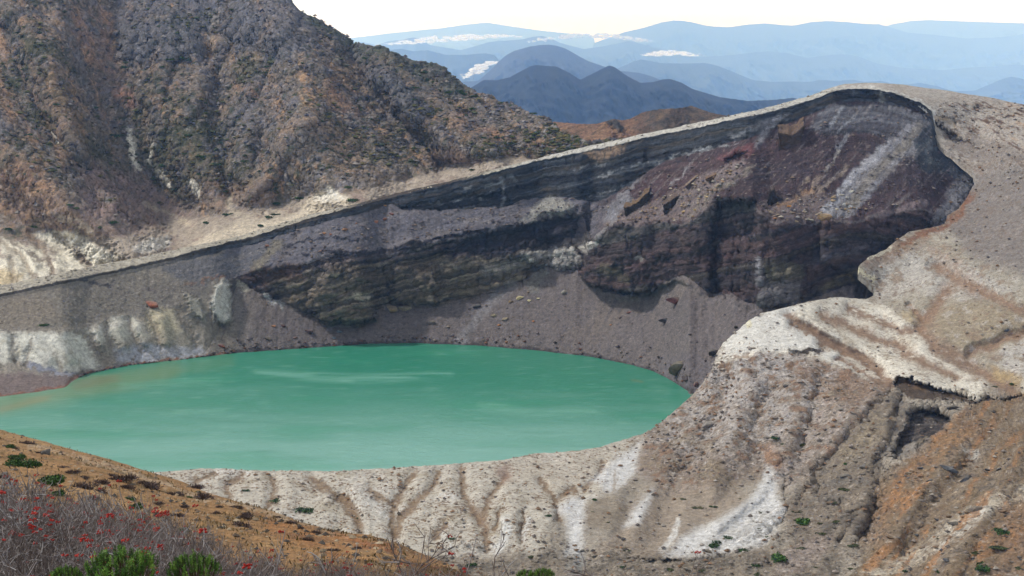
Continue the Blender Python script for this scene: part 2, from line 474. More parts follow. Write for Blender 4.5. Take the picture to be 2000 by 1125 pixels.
# spurs, buttresses and recesses
fade = 1 - sstep(1180, 1400, PX)
W.D -= 16 * fade * m_poly(W.PX, W.QY, [(1146, 480), (1165, 463), (1201, 436), (1290, 436), (1400, 430), (1400, 570), (1320, 548), (1254, 574), (1180, 565), (1141, 545)], 3)
W.D += 7 * m_poly(W.QX, W.QY, [(1060, 420), (1150, 410), (1148, 520), (1128, 524), (1060, 512)], 14)
W.D -= 13 * (1 - sstep(1495, 1600, PX)) * m_poly(W.PX, W.QY, [(1482, 412), (1600, 430), (1600, 594), (1480, 594)], 3)
W.D -= 10 * (1 - sstep(1615, 1720, PX)) * m_poly(W.PX, W.QY, [(1607, 430), (1720, 420), (1720, 560), (1605, 510)], 4)
W.dpoly([(1390, 470), (1470, 470), (1470, 585), (1385, 575)], 10, 9)
W.D += 15 * m_poly(W.QX, W.QY, [(1400, 395), (1475, 392), (1478, 470), (1385, 470)], 10) * cl
W.D -= 9 * (1 - sstep(720, 830, PX)) * m_poly(W.QX, W.QY, [(640, 520), (735, 540), (735, 625), (640, 632), (600, 600)], 8)
W.D -= 5 * m_poly(W.QX, W.QY, [(770, 520), (850, 530), (852, 592), (770, 594)], 6)
W.D += 6 * m_poly(W.QX, W.QY, [(850, 470), (960, 450), (1050, 440), (1050, 470), (950, 490), (880, 500)], 8)
W.D -= 6 * m_poly(W.QX, W.QY, [(1000, 500), (1080, 485), (1135, 492), (1135, 524), (1050, 520)], 6)
W.D -= 5 * m_poly(W.QX, W.QY, [(412, 590), (420, 560), (432, 545), (450, 560), (456, 590), (448, 620), (437, 633), (420, 625)], 7)
W.D -= 3 * m_poly(W.QX, W.QY, [(362, 575), (385, 585), (402, 612), (395, 628), (370, 612)], 6)
for p in ([(5, 655), (20, 690)], [(60, 665), (95, 700)], [(110, 665), (140, 700)], [(188, 650), (196, 672)], [(232, 640), (245, 672)], [(268, 640), (282, 668)], [(315, 625), (325, 665)]):
    W.dline(p, 20, -3.2, 1, False)
for a in ([(205, 640), (226, 692)], [(250, 624), (278, 686)], [(290, 613), (318, 680)], [(350, 603), (386, 672)], [(170, 652), (216, 706)], [(22, 655), (26, 705)], [(60, 660), (52, 712)]):
    W.dline(a, 14, 1.3, 1)
W.dline([(1425, 314), (1455, 303)], 12, 5)
W.dpoly([(1620, 180), (1740, 186), (1800, 205), (1815, 225), (1740, 212), (1640, 204)], 5, 3.5)
W.D += 4 * m_poly(W.QX, W.QY, [(778, 404), (850, 392), (980, 372), (1000, 400), (900, 407), (790, 412)], 4)
W.build3d(); W.sat = .72
n30 = fbm(W.P, 24, 3, 70); n6 = fbm(W.P, 7, 4, 71, .55); n2 = fbm(W.P, 2.2, 3, 72, .6)
vis = 1 - sstep(4.85, 5.0, SG)
tal = sstep(3.95, 4.1, SG)
gul = fbm(np.stack([(PX + .5 * (PY - 500)) / 22., PY / 160., 0 * PX], -1), 1, 4, 73)
W.push(vis * (.8 * n30 + n6 * ((.35 - .2 * (1 - sstep(380, 470, PX))) + .9 * cl + .5 * uc + .45 * mid) + n2 * (.16 + .8 * cl + .5 * uc + .3 * mid) + cl * .9 * np.clip(fbm(W.P, 4, 3, 75, .6, True), 0, 1) + .5 * tal * gul))
# ---- rock colours
nA = fbm(W.P, 30, 4, 80); nB = fbm(W.P, 6, 4, 81, .6); nC = fbm(W.P, 2.0, 3, 82, .6)
stn = sstep(-.15, .35, st2 + .35 * nB)
g1 = lambda a, b, n: sstep(a, b, n)
W.mix(np.ones_like(PX), '716766'); W.mix(g1(0, .5, nA) * tal, '786c66'); W.mix(tal * g1(.1, .5, gul), '675f61')
W.mix((1 - sstep(420, 520, PX)), '81796c')
W.mix((1 - sstep(420, 520, PX)) * g1(0, .4, nA + .3 * nB), '77706a')
inm = (SG > 2) & (SG < 3) & (PX > 440)
W.mix(inm * 1.0, '696670'); W.mix(inm * g1(-.1, .4, nB), '7c7474'); W.mix(inm * g1(.1, .5, st1 + .4 * nB) * .6, '565460')
rz = inm * sstep(1140, 1230, PX)
W.mix(rz, '513c3f'); W.mix(rz * stn * .5, '43353b')
iu = ((SG > 1) & (SG <= 2)) * sstep(300, 420, PX)
W.mix(iu, '2a2e36'); W.mix(iu * stn * .75, '4d545d'); W.mix(iu * g1(.25, .5, st1 + .3 * nC), '23272e')
ic = ((SG > 3) & (SG <= 4)) * sstep(430, 480, PX)
W.mix(ic, '322e36'); W.mix(ic * stn * .55, '4a4145'); W.mix(ic * g1(.1, .5, nB) * .6, '27252e')
bn = step_noise((ST + wob) / 16. + PX / 900., 6) + .5 * fbm(p2(PX, PY, 1 / 70., 1 / 30.), 1, 3, 47)
W.mix(ic * sstep(.0, .25, bn), '4a3a3b'); W.mix(ic * sstep(.3, .5, bn), '5a4544'); W.mix(ic * sstep(.05, .25, -bn), '3d362f'); W.mix(ic * sstep(.3, .5, -bn + .3 * nB), '57524f')
W.mix(iu * sstep(.1, .35, bn), '464039'); W.mix(iu * sstep(.1, .35, -bn) * .8, '23262d'); W.mix(ic * sstep(.2, .4, st1 + .3 * nC) * (.5 - .25 * sstep(1120, 1180, PX)), '605654')
ol = m_poly(W.QX, W.QY, [(520, 545), (600, 532), (760, 512), (850, 500), (1000, 505), (1045, 520), (1000, 562), (850, 596), (740, 592), (710, 636), (640, 630), (560, 592)], 8)
W.mix(ol, '584f43'); W.mix(ol * stn * .75, '8b7d67'); W.mix(ol * sstep(.1, .35, bn) * .7, '6e604c'); W.mix(ol * g1(.1, .45, nB), '35332f')
W.poly([(640, 480), (720, 470), (800, 462), (860, 470), (800, 500), (700, 496)], '7e7678', .7, 8, g1(-.2, .3, nC))
W.poly([(570, 520), (640, 505), (720, 505), (700, 520), (640, 535), (600, 545)], '8a7a70', .6, 6, g1(-.1, .4, nC))
W.poly([(900, 470), (960, 452), (1095, 419), (1150, 420), (1142, 470), (1050, 482), (960, 500), (900, 500)], '2f2e39', .9, 6)
W.line([(556, 479), (600, 471), (640, 466), (700, 471)], 4, '34343f'); W.line([(640, 492), (700, 495), (760, 490), (800, 488), (850, 466), (950, 448)], 6, '3a3640')
W.poly([(470, 538), (520, 522), (590, 518), (560, 545), (520, 560)], '4a342d', .8)
W.poly([(548, 519), (590, 515), (596, 545), (560, 552)], '5a3d2c', .7)
W.line([(690, 578), (715, 585)], 12, 'a89a86', .9); W.line([(600, 535), (640, 555)], 9, '8f8273', .7, .7, g1(-.2, .3, nC)); W.line([(740, 520), (800, 512)], 10, '8c7f70', .7, .7, g1(-.2, .3, nC))
W.line([(860, 520), (940, 510)], 12, '8f846f', .7, .7, g1(-.2, .3, nC)); W.line([(950, 525), (1010, 520)], 16, '86827a', .7)
W.poly([(998, 512), (1030, 496), (1080, 484), (1125, 490), (1138, 510), (1110, 523), (1070, 515), (1030, 512)], 'a3a09a', .9, 5, g1(-.4, .1, nC))
W.poly([(1018, 432), (1040, 405), (1075, 383), (1110, 390), (1128, 405), (1100, 416), (1050, 430)], '9b988e', .95, 6, g1(-.6, 0, nC))
W.line([(985, 345), (980, 400)], 5, '7a8088', .6); W.line([(1000, 340), (1010, 350)], 8, '737a82', .6)
W.poly([(1140, 299), (1190, 288), (1228, 280), (1215, 297), (1165, 313), (1148, 312)], '9a7a58', .9, 4, g1(-.5, .1, nC))
for a in ([(1165, 348), (1250, 319), (1330, 300), (1445, 276)], [(1230, 325), (1345, 298), (1420, 280)], [(1120, 330), (1180, 322)], [(1150, 385), (1200, 372), (1260, 352)], [(900, 372), (1000, 352)], [(820, 400), (960, 385)], [(1430, 265), (1540, 235)]):
    W.line(a, 4, '868a90', .8, .8, g1(-.3, .2, nB))
dr = [(1400, 345), (1470, 300), (1540, 285), (1600, 268), (1660, 262), (1735, 274), (1690, 322), (1640, 352), (1570, 392), (1510, 402), (1470, 388), (1420, 390)]
W.poly(dr, '473539', .95, 6); W.poly(dr, '593f40', .6, 6, g1(0, .4, nB)); W.poly(dr, '3a3036', .6, 6, stn)
red = [(1225, 370), (1300, 327), (1400, 297), (1500, 272), (1560, 268), (1500, 300), (1410, 332), (1370, 356), (1300, 388), (1250, 392)]
W.poly(red, '523b3e', .9, 6); W.poly([(1400, 310), (1440, 287), (1480, 280), (1470, 303), (1430, 318)], '7d4244', .8)
W.line([(1425, 314), (1455, 303)], 10, '3a2628', .9)
W.poly([(1165, 465), (1180, 425), (1220, 396), (1270, 396), (1330, 371), (1400, 331), (1455, 312), (1458, 322), (1405, 375), (1390, 402), (1350, 432), (1290, 434), (1250, 444), (1200, 438)], '7c6b69', .95, 6)
W.poly([(1175, 430), (1190, 400), (1225, 378), (1240, 388), (1215, 410), (1200, 432)], '84838b', .9)
W.line([(1310, 385), (1360, 350)], 12, '97806f', .6, .8, g1(-.2, .3, nC)); W.line([(1350, 420), (1400, 370), (1470, 330)], 9, '8e8370', .7, .8, g1(-.3, .2, nC))
W.line([(1240, 360), (1225, 375), (1210, 385)], 4, '8b8a92', .7); W.line([(1350, 318), (1330, 340), (1310, 362)], 4, '8f8d94', .8, .8, g1(-.3, .2, nC))
W.poly([(1478, 275), (1490, 240), (1515, 228), (1535, 226), (1505, 258), (1482, 290)], '94939a', .9, 5, g1(-.6, 0, nC))
W.poly([(1420, 262), (1470, 245), (1500, 232), (1490, 255), (1440, 268)], '7c7d84', .5)
W.poly([(1575, 250), (1600, 222), (1640, 200), (1740, 205), (1800, 222), (1815, 237), (1740, 270), (1680, 259), (1600, 264)], '504f57', .9, 5)
W.poly([(1575, 250), (1600, 222), (1640, 200), (1740, 205), (1800, 222), (1815, 237), (1740, 270), (1680, 259), (1600, 264)], '70737b', .6, 5, stn)
W.line([(1600, 263), (1660, 256), (1700, 260), (1745, 271)], 3.5, '2c3038', .9)
W.poly([(1480, 335), (1560, 320), (1600, 330), (1540, 350), (1490, 352)], '4f4248', .7)
W.poly([(1480, 400), (1540, 385), (1600, 380), (1640, 372), (1610, 425), (1560, 436), (1505, 430)], '6f605e', .9, 6)
for a, w, c in (([(1645, 212), (1632, 228), (1628, 248)], 6, '83868d'), ([(1665, 222), (1655, 240), (1642, 254)], 5, '83868d'), ([(1655, 264), (1645, 275), (1638, 288)], 6, '96979f'),
                ([(1638, 295), (1625, 315), (1612, 332)], 4, '9b958e'), ([(1655, 328), (1625, 350), (1600, 372)], 8, '92806f'), ([(1580, 350), (1565, 372)], 5, '95806a'),
                ([(1600, 345), (1590, 375), (1570, 385)], 7, '8e7b6c'), ([(1590, 370), (1550, 390), (1520, 400)], 6, '9a7248')):
    W.line(a, w, c, .85, .8, g1(-.5, 0, nC))
ch = [(1765, 244), (1815, 238), (1808, 275), (1770, 320), (1705, 378), (1655, 425), (1608, 425), (1625, 385), (1680, 320), (1735, 274), (1752, 262)]
W.poly(ch, '86848a', 1, 4); W.line([(1735, 278), (1680, 330), (1625, 395), (1612, 415)], 11, 'a6a6ae', .95); W.line([(1795, 250), (1700, 350), (1660, 402)], 13, '80776a', .8)
W.line([(1800, 285), (1770, 312), (1735, 338)], 7, '8a817a', .7)
W.poly([(1770, 302), (1800, 310), (1830, 340), (1872, 352), (1830, 382), (1780, 392), (1720, 388), (1700, 378), (1740, 336)], '43363c', .95, 5)
W.poly([(1735, 370), (1780, 360), (1830, 368), (1780, 385), (1720, 388)], '4f3b3f', .8)
W.poly([(1782, 280), (1815, 240), (1832, 240), (1855, 300), (1900, 342), (1885, 352), (1810, 337), (1788, 312)], '3c434c', .95, 5)
W.poly([(1790, 285), (1812, 262), (1830, 290), (1810, 302)], '5d6870', .7, 4, g1(-.3, .2, nC)); W.line([(1805, 312), (1840, 320)], 6, '505b63', .8)
W.line([(1897, 348), (1865, 385), (1838, 432)], 22, '85848b', .95, .5); W.line([(1800, 395), (1760, 412), (1720, 425)], 10, '7d6c70', .8)
W.line([(1722, 184), (1728, 198)], 8, '86867e', .8)
W.line([(1144, 485), (1158, 478)], 9, 'b9b4ac', .9); W.line([(1165, 463), (1185, 445), (1203, 434)], 6, '8f8a89', .9); W.line([(1245, 503), (1255, 506)], 7, '97918c', .8)
W.line([(1220, 520), (1275, 508)], 6, '7c5c5c', .7); W.line([(1180, 525), (1220, 545)], 14, '5d553f', .7)
W.line([(1385, 500), (1425, 498)], 12, '553a3c', .8); W.line([(1390, 470), (1460, 472)], 5, '6a5256', .7)
W.line([(1482, 505), (1485, 560)], 6, '87848b', .9); W.poly([(1487, 545), (1567, 545), (1567, 590), (1482, 592)], '6d6a6d', .95, 3); W.poly([(1490, 517), (1567, 517), (1567, 545), (1490, 545)], '5d5845', .9, 3)
W.line([(1495, 538), (1550, 536)], 3.5, '8a8068', .8)
W.poly([(1600, 562), (1650, 530), (1682, 526), (1662, 550), (1610, 572)], '5f563f', .9); W.line([(1640, 542), (1662, 535)], 4, '8a7444', .9)
W.line([(1560, 450), (1680, 478)], 4, '57525c', .5); W.line([(1600, 510), (1720, 470)], 5, '5c5862', .6)
W.poly([(1668, 535), (1690, 545), (1712, 562), (1712, 592), (1665, 592)], '2e2822', .95, 4)  # notch painted dark so it reads as a shaded hole
fl = fbm(np.stack([(PX * .73 + PY * .68) / 6., (-PX * .68 + PY * .73) / 80., 0 * PX], -1), 1, 4, 95, .6)
scr = ((SG > 2) & (SG < 3)) * sstep(1150, 1220, PX)
W.mix(scr * sstep(.1, .4, fl) * .45, '8b8482'); W.mix(scr * sstep(.1, .4, -fl) * .5, '3a3033'); W.mix(scr * sstep(.25, .45, nC) * .5, '9a8c80'); W.mix(scr * sstep(.25, .45, -nC + .2 * fl) * .5, '332a2d')
flt = fbm(np.stack([(PX + .35 * (PX - 900) / 900. * (PY - 600)) / 7., PY / 90., 0 * PX], -1), 1, 4, 96, .6)
W.mix(tal * sstep(.1, .45, flt) * .3, '867c7a'); W.mix(tal * sstep(.1, .45, -flt) * .4, '625a5c'); W.mix(tal * sstep(.4, .55, nC) * .35, '564e50'); W.mix(tal * sstep(.4, .6, -nC) * .2, '948a86')
W.mix(inm * (PX < 1150) * sstep(.25, .45, nC) * .6, '4a484f'); W.mix(inm * (PX < 1150) * sstep(.3, .5, -nC) * .4, '8f8a86')
W.mix(ic * sstep(.25, .5, crk) * .6, '24222a'); W.mix(ic * sstep(.3, .5, nC) * .45, '6a6060'); W.mix((ic + iu) * sstep(.35, .6, -nC) * .5, '201f26')
# left part: pale outcrops, pinnacle, clay toe
W.poly([(-150, 650), (0, 648), (170, 638), (250, 612), (345, 598), (400, 640), (408, 690), (230, 714), (150, 726), (-150, 726)], 'b3a794', .6, 12, sstep(-.45, .1, flt + .3 * nB))
lo = [(-150, 655), (0, 650), (60, 648), (130, 650), (170, 655), (182, 690), (200, 715), (150, 724), (100, 722), (60, 712), (25, 702), (0, 708), (-150, 715)]
W.poly(lo, 'd6d4c6', .95, 6); W.poly(lo, 'b5a98a', .6, 6, g1(0, .4, nB))
for a in ([(172, 638), (196, 640), (207, 665), (196, 674), (178, 660)], [(205, 645), (225, 620), (250, 625), (260, 662), (228, 670)], [(250, 620), (270, 622), (292, 657), (275, 672), (255, 652)]):
    W.poly(a, 'cfcbba', .95, 7)
W.poly([(290, 605), (340, 603), (352, 650), (330, 668), (300, 657), (283, 630)], 'c2b690', .9, 9); W.poly([(210, 660), (360, 640), (400, 680), (300, 690), (220, 690)], 'a29a86', .6, 12)
W.poly([(222, 682), (280, 670), (330, 680), (392, 676), (402, 692), (350, 698), (260, 709), (228, 706)], 'adb1be', .85, 6, g1(-.5, 0, nC)); W.line([(55, 712), (100, 722), (142, 729)], 7, '8d92a6', .9)
for a in ([(205, 640), (226, 692)], [(250, 624), (278, 686)], [(290, 613), (318, 680)], [(350, 603), (386, 672)], [(170, 652), (216, 706)], [(22, 655), (26, 705)], [(60, 660), (52, 712)], [(110, 690), (125, 724)]):
    W.line(a, 8, '8c7d69', .6, 1, sstep(-.8, -.2, nC))
W.poly([(412, 590), (420, 560), (432, 543), (450, 560), (457, 590), (448, 620), (437, 631), (420, 625)], 'c3c3b8', 1, 4); W.line([(432, 550), (430, 600)], 7, 'b5ac92', .5)
W.poly([(360, 573), (385, 583), (404, 612), (397, 628), (372, 612)], 'aaa592', .9, 6); W.line([(395, 570), (405, 600)], 12, '98907f', .6); W.line([(470, 552), (482, 565)], 8, 'a8a594', .8); W.line([(516, 578), (532, 590), (552, 596)], 7, 'a9abab', .9)
W.line([(437, 632), (442, 655), (440, 665)], 3, '5c5248', .8)
W.line([(155, 545), (200, 552), (215, 556)], 5, '3d3c40', .9, .7, g1(-.4, 0, nC)); W.line([(285, 565), (298, 568)], 7, '6b6061', .7)
W.poly([(310, 520), (400, 500), (500, 482), (545, 470), (520, 500), (470, 535), (400, 555), (340, 545)], '5f6068', .85, 9); W.poly([(340, 530), (440, 505), (520, 485), (470, 530), (380, 552)], '7a7676', .6, 6, stn)
W.line([(545, 475), (520, 500), (500, 520)], 14, '7d745f', .8); W.line([(360, 556), (400, 548), (440, 540)], 4, '96683f', .7, .8, g1(-.3, .2, nC))
W.poly([(0, 580), (80, 575), (120, 620), (60, 640), (0, 640)], '8b7c68', .5, 12)
W.poly([(-150, 740), (0, 726), (140, 732), (150, 745), (120, 758), (0, 774), (-150, 790)], '7f6d68', .95, 5)
W.line([(-150, 787), (0, 773), (75, 765), (130, 754), (142, 744)], 5, '8d5a3f', .9); W.line([(146, 740), (175, 729), (250, 714), (330, 705), (380, 699), (450, 690)], 3.5, '8d5a3f', .8)
W.line([(450, 690), (569, 683), (700, 675), (810, 672), (934, 677), (1041, 686), (1148, 698), (1219, 711), (1272, 725), (1308, 743), (1350, 770)], 8, '463f3f', .9)
W.line([(1000, 560), (960, 590), (925, 630), (900, 665)], 16, '8b898e', .5); W.line([(1060, 530), (1040, 560)], 20, '7b7a74', .6); W.line([(1152, 575), (1140, 605)], 4, '54505a', .6, .8, g1(-.2, .2, nC))
W.poly([(1280, 700), (1345, 690), (1400, 720), (1350, 765), (1310, 745)], '6f676b', .8, 12)
# ---- rim ledge
ledge = (SG <= 1.0) * 1.0
W.mix(ledge, 'b0a792'); W.mix(ledge * sstep(900, 1100, PX), 'bdb9ae'); W.mix(ledge * sstep(640, 720, PX) * (1 - sstep(880, 980, PX)), '4a3f35')
W.mix(m_line(SG, 0 * SG, [(1.05, 0), (1.35, 0)], .12, .6) * (1 - sstep(700, 800, PX)), '4b443c')
W.spk[:] = .25 + .25 * ledge
W.stn[:] = .35 + .5 * mid + .3 * tal
back = []
RP = W.P[0]
for dy, dz in ((4, -.8), (14, -4), (40, -15), (110, -50)):
    e = RP.copy(); e[:, 1] += dy; e[:, 2] += dz; back.append(e)
M_WALL = terrain_mat('wall_rock', 2.2, .6, .42, .7, .7, 1.6, (.09, .075, .07), stretch=(1, 1, 1.5), stone=1.5, strata=True)
W.extra = {'Bed': ST + wob, 'Along': PX, 'BedMask': np.clip(.95 * ic + .85 * iu + inm * sstep(470, 560, PX) * (.25 + .3 * sstep(1140, 1250, PX)) * (1 - scr * sstep(330, 400, PY) * .6), 0, 1) * (.45 + .55 * sstep(-.4, .2, brk))}
W.finish('crater_wall_terrain', M_WALL, extra_front=back)

M_SCREE = plain_mat('scree_stone')
slope_m = ((SG > 2) & (SG < 2.95)) * sstep(470, 560, PX) + .12 * tal * sstep(430, 520, PX) * vis
scatter_stuff('scree', W, 2000, slope_m * sstep(-.2, .3, nB), .2, 1.15, ['6a6264', '4a4446', '8a8078', '5a5256', '7a6a5c'], M_SCREE, 1, .6, 3.5)
scatter_stuff('scree', W, 420, (((SG > 2.05) & (SG < 2.95)) * m_poly(W.QX, W.QY, [(1200, 440), (1240, 395), (1400, 335), (1460, 315), (1400, 390), (1350, 432)], 8) + .8 * m_poly(W.QX, W.QY, [(1480, 400), (1560, 385), (1640, 375), (1610, 425), (1560, 436), (1505, 430)], 6) + m_poly(W.QX, W.QY, [(1600, 430), (1690, 370), (1700, 400), (1650, 432)], 6)) * (SG < 3), .3, 1.3, ['8f8272', 'a39a8c', '7a6656', '5f5452', '8a8784', '948268'], M_SCREE, 2, .6, 2.5)

shore_m = ((SG > 4.80) & (SG < 4.985)) * (PX > 150) * (PX < 1350) * sstep(-.25, .3, nB)
scatter_stuff('shore_stones', W, 420, shore_m, .25, 1.1, ['4a4444', '5c5250', '6a4c3c', '3c3838', '7a7068'], M_SCREE, 11, .6, 2.5)
scatter_stuff('rim_stones', W, 360, ledge * (PX > -20) * (PX < 1640) * sstep(-.2, .3, nB), .2, .8, ['b0a894', '8f8674', '6e6558', 'c4bfb2'], M_SCREE, 12, .7, 2.0)

# ================================================================== near rim, right flank and front slopes
TB = [  # edge point of the sheet (x,y)  ->  matching outer point
    ((-450, 948), (-520, 1185)), ((90, 930), (60, 1185)), ((306, 922), (200, 1185)), ((338, 920), (240, 1185)), ((391, 915), (300, 1185)), ((444, 915), (350, 1185)), ((498, 919), (410, 1185)),
    ((569, 919), (480, 1185)), ((640, 920), (550, 1185)), ((700, 918), (610, 1185)), ((792, 912), (700, 1185)), ((881, 906), (800, 1185)), ((988, 898), (900, 1185)),
    ((1041, 886), (960, 1185)), ((1077, 884), (1000, 1185)), ((1130, 880), (1050, 1185)), ((1172, 873), (1100, 1185)), ((1212, 860), (1140, 1185)), ((1254, 848), (1190, 1185)),
    ((1286, 831), (1230, 1185)), ((1318, 802), (1270, 1185)), ((1350, 773), (1310, 1185)), ((1375, 746), (1360, 1185)), ((1392, 718), (1410, 1185)), ((1400, 689), (1470, 1185)),
    ((1414, 668), (1520, 1185)), ((1439, 647), (1580, 1185)), ((1463, 625), (1650, 1185)), ((1485, 613), (1710, 1185)), ((1531, 601), (1800, 1185)), ((1584, 588), (1890, 1185)),
    ((1634, 580), (1980, 1185)), ((1666, 583), (2060, 1185)), ((1690, 584), (2120, 1185)), ((1709, 577), (2160, 1150)), ((1706, 562), (2165, 1080)), ((1692, 547), (2168, 1010)),
    ((1676, 534), (2170, 950)), ((1678, 520), (2170, 900)), ((1695, 503), (2170, 850)), ((1730, 487), (2170, 790)), ((1755, 467), (2170, 740)), ((1776, 452), (2170, 690)),
    ((1812, 446), (2170, 640)), ((1844, 438), (2170, 590)), ((1852, 420), (2170, 545)), ((1872, 408), (2170, 500)), ((1890, 384), (2170, 455)), ((1904, 355), (2170, 410)),
    ((1901, 336), (2170, 375)), ((1883, 322), (2170, 345)), ((1855, 298), (2170, 315)), ((1837, 283), (2170, 290)), ((1826, 263), (2170, 270)), ((1819, 236), (2170, 254)),
    ((1824, 222), (2130, 239)), ((1798, 199), (2000, 205)), ((1772, 188), (1930, 190)), ((1744, 180), (1850, 176)), ((1709, 172.5), (1762, 165)), ((1680, 172), (1720, 162)), ((1656, 172.5), (1691, 161)),
    ((1631, 175), (1650, 164)), ((1600, 183), (1606, 177))]
DC = [(306, 922, 545), (498, 920, 545), (700, 919, 545), (881, 907, 552), (1041, 886, 565), (1172, 874, 575), (1254, 849, 590), (1350, 773, 620), (1400, 689, 638),
      (1463, 625, 650), (1531, 601, 660), (1584, 588, 668), (1666, 583, 685), (1709, 577, 692), (1676, 535, 696), (1695, 503, 703), (1776, 451, 718), (1847, 423, 729),
      (1890, 384, 742), (1903, 345, 752), (1855, 298, 765), (1826, 262, 774), (1824, 222, 779), (1798, 199, 783), (1744, 180, 788), (1709, 173, 790.5), (1656, 173, 794), (1631, 176, 797), (1600, 184, 798),
      (1691, 161, 803), (1762, 165, 802), (1833, 174, 800), (1904, 185, 796), (2000, 205, 790), (2150, 250, 775), (1900, 250, 780), (1606, 177, 801),
      (2000, 300, 745), (2000, 400, 715), (1950, 500, 690), (2000, 600, 650), (1900, 600, 660), (1830, 640, 652), (1900, 720, 624), (2000, 750, 607), (1750, 680, 643), (1700, 640, 658),
      (1600, 640, 648), (1700, 720, 626), (1560, 680, 632), (1850, 755, 610), (2150, 300, 740), (2150, 500, 680), (2150, 750, 600), (1760, 735, 612), (1830, 772, 600), (1900, 783, 598), (2000, 768, 601),
      (1500, 760, 608), (1450, 850, 575), (1550, 900, 558), (1350, 900, 560), (1300, 1000, 520), (1500, 1000, 522), (1500, 1120, 480), (1200, 1000, 515), (1200, 1120, 480), (1000, 1000, 512), (1000, 1120, 478),
      (740, 1000, 515), (740, 1100, 485), (400, 1000, 515), (300, 1100, 480), (1650, 850, 566), (1650, 1000, 515), (1680, 1100, 482), (1850, 850, 556), (2000, 820, 560), (1900, 950, 507), (2000, 950, 500),
      (1750, 1000, 508), (1900, 1100, 458), (2000, 1120, 448), (1800, 1100, 470), (2160, 1185, 425), (1500, 1185, 458), (1000, 1185, 458), (500, 1185, 458), (60, 1185, 458), (90, 1000, 515), (90, 930, 545), (2150, 950, 490), (-450, 948, 545), (-500, 1185, 455), (-480, 1050, 500)]
DC = np.array(DC, float)
def tps_fit(C, lam=1e-3):
    X = C[:, :2] / 500.0; v = 1000.0 / C[:, 2]
    r2 = ((X[:, None] - X[None]) ** 2).sum(-1)
    K = .5 * r2 * np.log(r2 + 1e-12) + lam * np.eye(len(X))
    Pm = np.concatenate([np.ones((len(X), 1)), X], 1)
    A = np.block([[K, Pm], [Pm.T, np.zeros((3, 3))]])
    sol = np.linalg.solve(A, np.concatenate([v, np.zeros(3)]))
    def f(px, py):
        x = np.asarray(px, float) / 500.0; y = np.asarray(py, float) / 500.0
        o = sol[-3] + sol[-2] * x + sol[-1] * y
        for (cx, cy), w in zip(X, sol[:len(X)]):
            q = (x - cx) ** 2 + (y - cy) ** 2
            o = o + w * .5 * q * np.log(q + 1e-12)
        return 1000.0 / o
    return f
fD = tps_fit(DC, 2e-4)
tbl = np.array([[a[0], a[1], b[0], b[1]] for a, b in TB], float)
seg = np.hypot(np.diff(tbl[:, 0]), np.diff(tbl[:, 1])) + .6 * np.hypot(np.diff(tbl[:, 2]), np.diff(tbl[:, 3]))
cum = np.concatenate([[0], np.cumsum(seg)])
tt = np.linspace(0, cum[-1], 1500)
TX, TY, BX, BY = [np.interp(tt, cum, tbl[:, i]) for i in range(4)]
rg = lambda sc, sd, a: a * fbm(np.stack([tt / sc, 0 * tt + .5, 0 * tt + 4.2], -1), 1, 4, sd, .6)
TX = TX + rg(24, 201, 2.6) * sstep(1300, 1400, TX); TY = TY + rg(24, 202, 2.6) * sstep(330, 420, TX)
NS = 420
sv = np.linspace(0, 1, NS) ** 1.12
PX = TX[None] + (BX - TX)[None] * sv[:, None]
PY = TY[None] + (BY - TY)[None] * sv[:, None]
FR = Layer(PX, PY, fD(PX, PY))
# -- relief strokes: hollows go away from the viewer, ridges come nearer
GUL = [([(416, 929), (387, 938)], 8), ([(473, 929), (444, 952), (451, 970)], 8), ([(530, 938), (540, 974), (526, 992)], 9), ([(611, 935), (640, 956), (672, 981), (690, 1009), (700, 1040)], 10),
       ([(661, 967), (689, 988), (700, 1020)], 9), ([(721, 956), (742, 974), (764, 988)], 9), ([(810, 924), (792, 949), (767, 988), (764, 1024), (767, 1050)], 8), ([(856, 926), (845, 952), (810, 984), (781, 1013), (768, 1045)], 9),
       ([(902, 915), (904, 967), (927, 1006), (945, 1034), (952, 1068)], 8), ([(988, 929), (970, 956), (949, 988), (941, 1016)], 9), ([(1052, 936), (1084, 974), (1091, 1016)], 6), ([(1123, 952), (1094, 972)], 7),
       ([(977, 1000), (962, 1035)], 7), ([(1018, 1005), (1022, 1060)], 5), ([(870, 1024), (849, 1052)], 7), ([(1180, 900), (1165, 930), (1140, 955)], 7)]
for p, w in GUL:
    FR.dline(p, w * 2.6, 2.0, 1, 'smooth'); FR.dline(p, w * .8, .4)
RIL = [([(1545, 615), (1584, 647), (1620, 668), (1673, 690), (1720, 722)], 9), ([(1549, 632), (1602, 660), (1655, 690), (1691, 712), (1740, 745)], 7), ([(1609, 618), (1655, 636), (1709, 657), (1762, 681), (1815, 712), (1869, 738)], 10),
       ([(1655, 607), (1709, 625), (1762, 645), (1798, 645)], 8), ([(1850, 560), (1823, 610), (1800, 640), (1833, 678), (1883, 706), (1922, 737), (1975, 760)], 13), ([(1780, 600), (1810, 625)], 6),
       ([(1640, 700), (1700, 740), (1740, 755)], 6), ([(1830, 520), (1900, 560), (2000, 610)], 9), ([(1900, 690), (1960, 660), (2050, 640)], 9)]
for p, w in RIL:
    FR.dline(p, w * 2.6, 3.4, 1, 'smooth')
LIPB = [(1752, 738), (1775, 738), (1798, 747), (1833, 761), (1854, 765), (1883, 772), (1904, 783), (1926, 777), (1950, 778), (2000, 770), (2000, 776), (1950, 787), (1900, 794), (1869, 794), (1815, 787), (1780, 779), (1746, 760)]
FR.D += 7 * m_poly(FR.QX, FR.QY + 0, LIPB, 4)
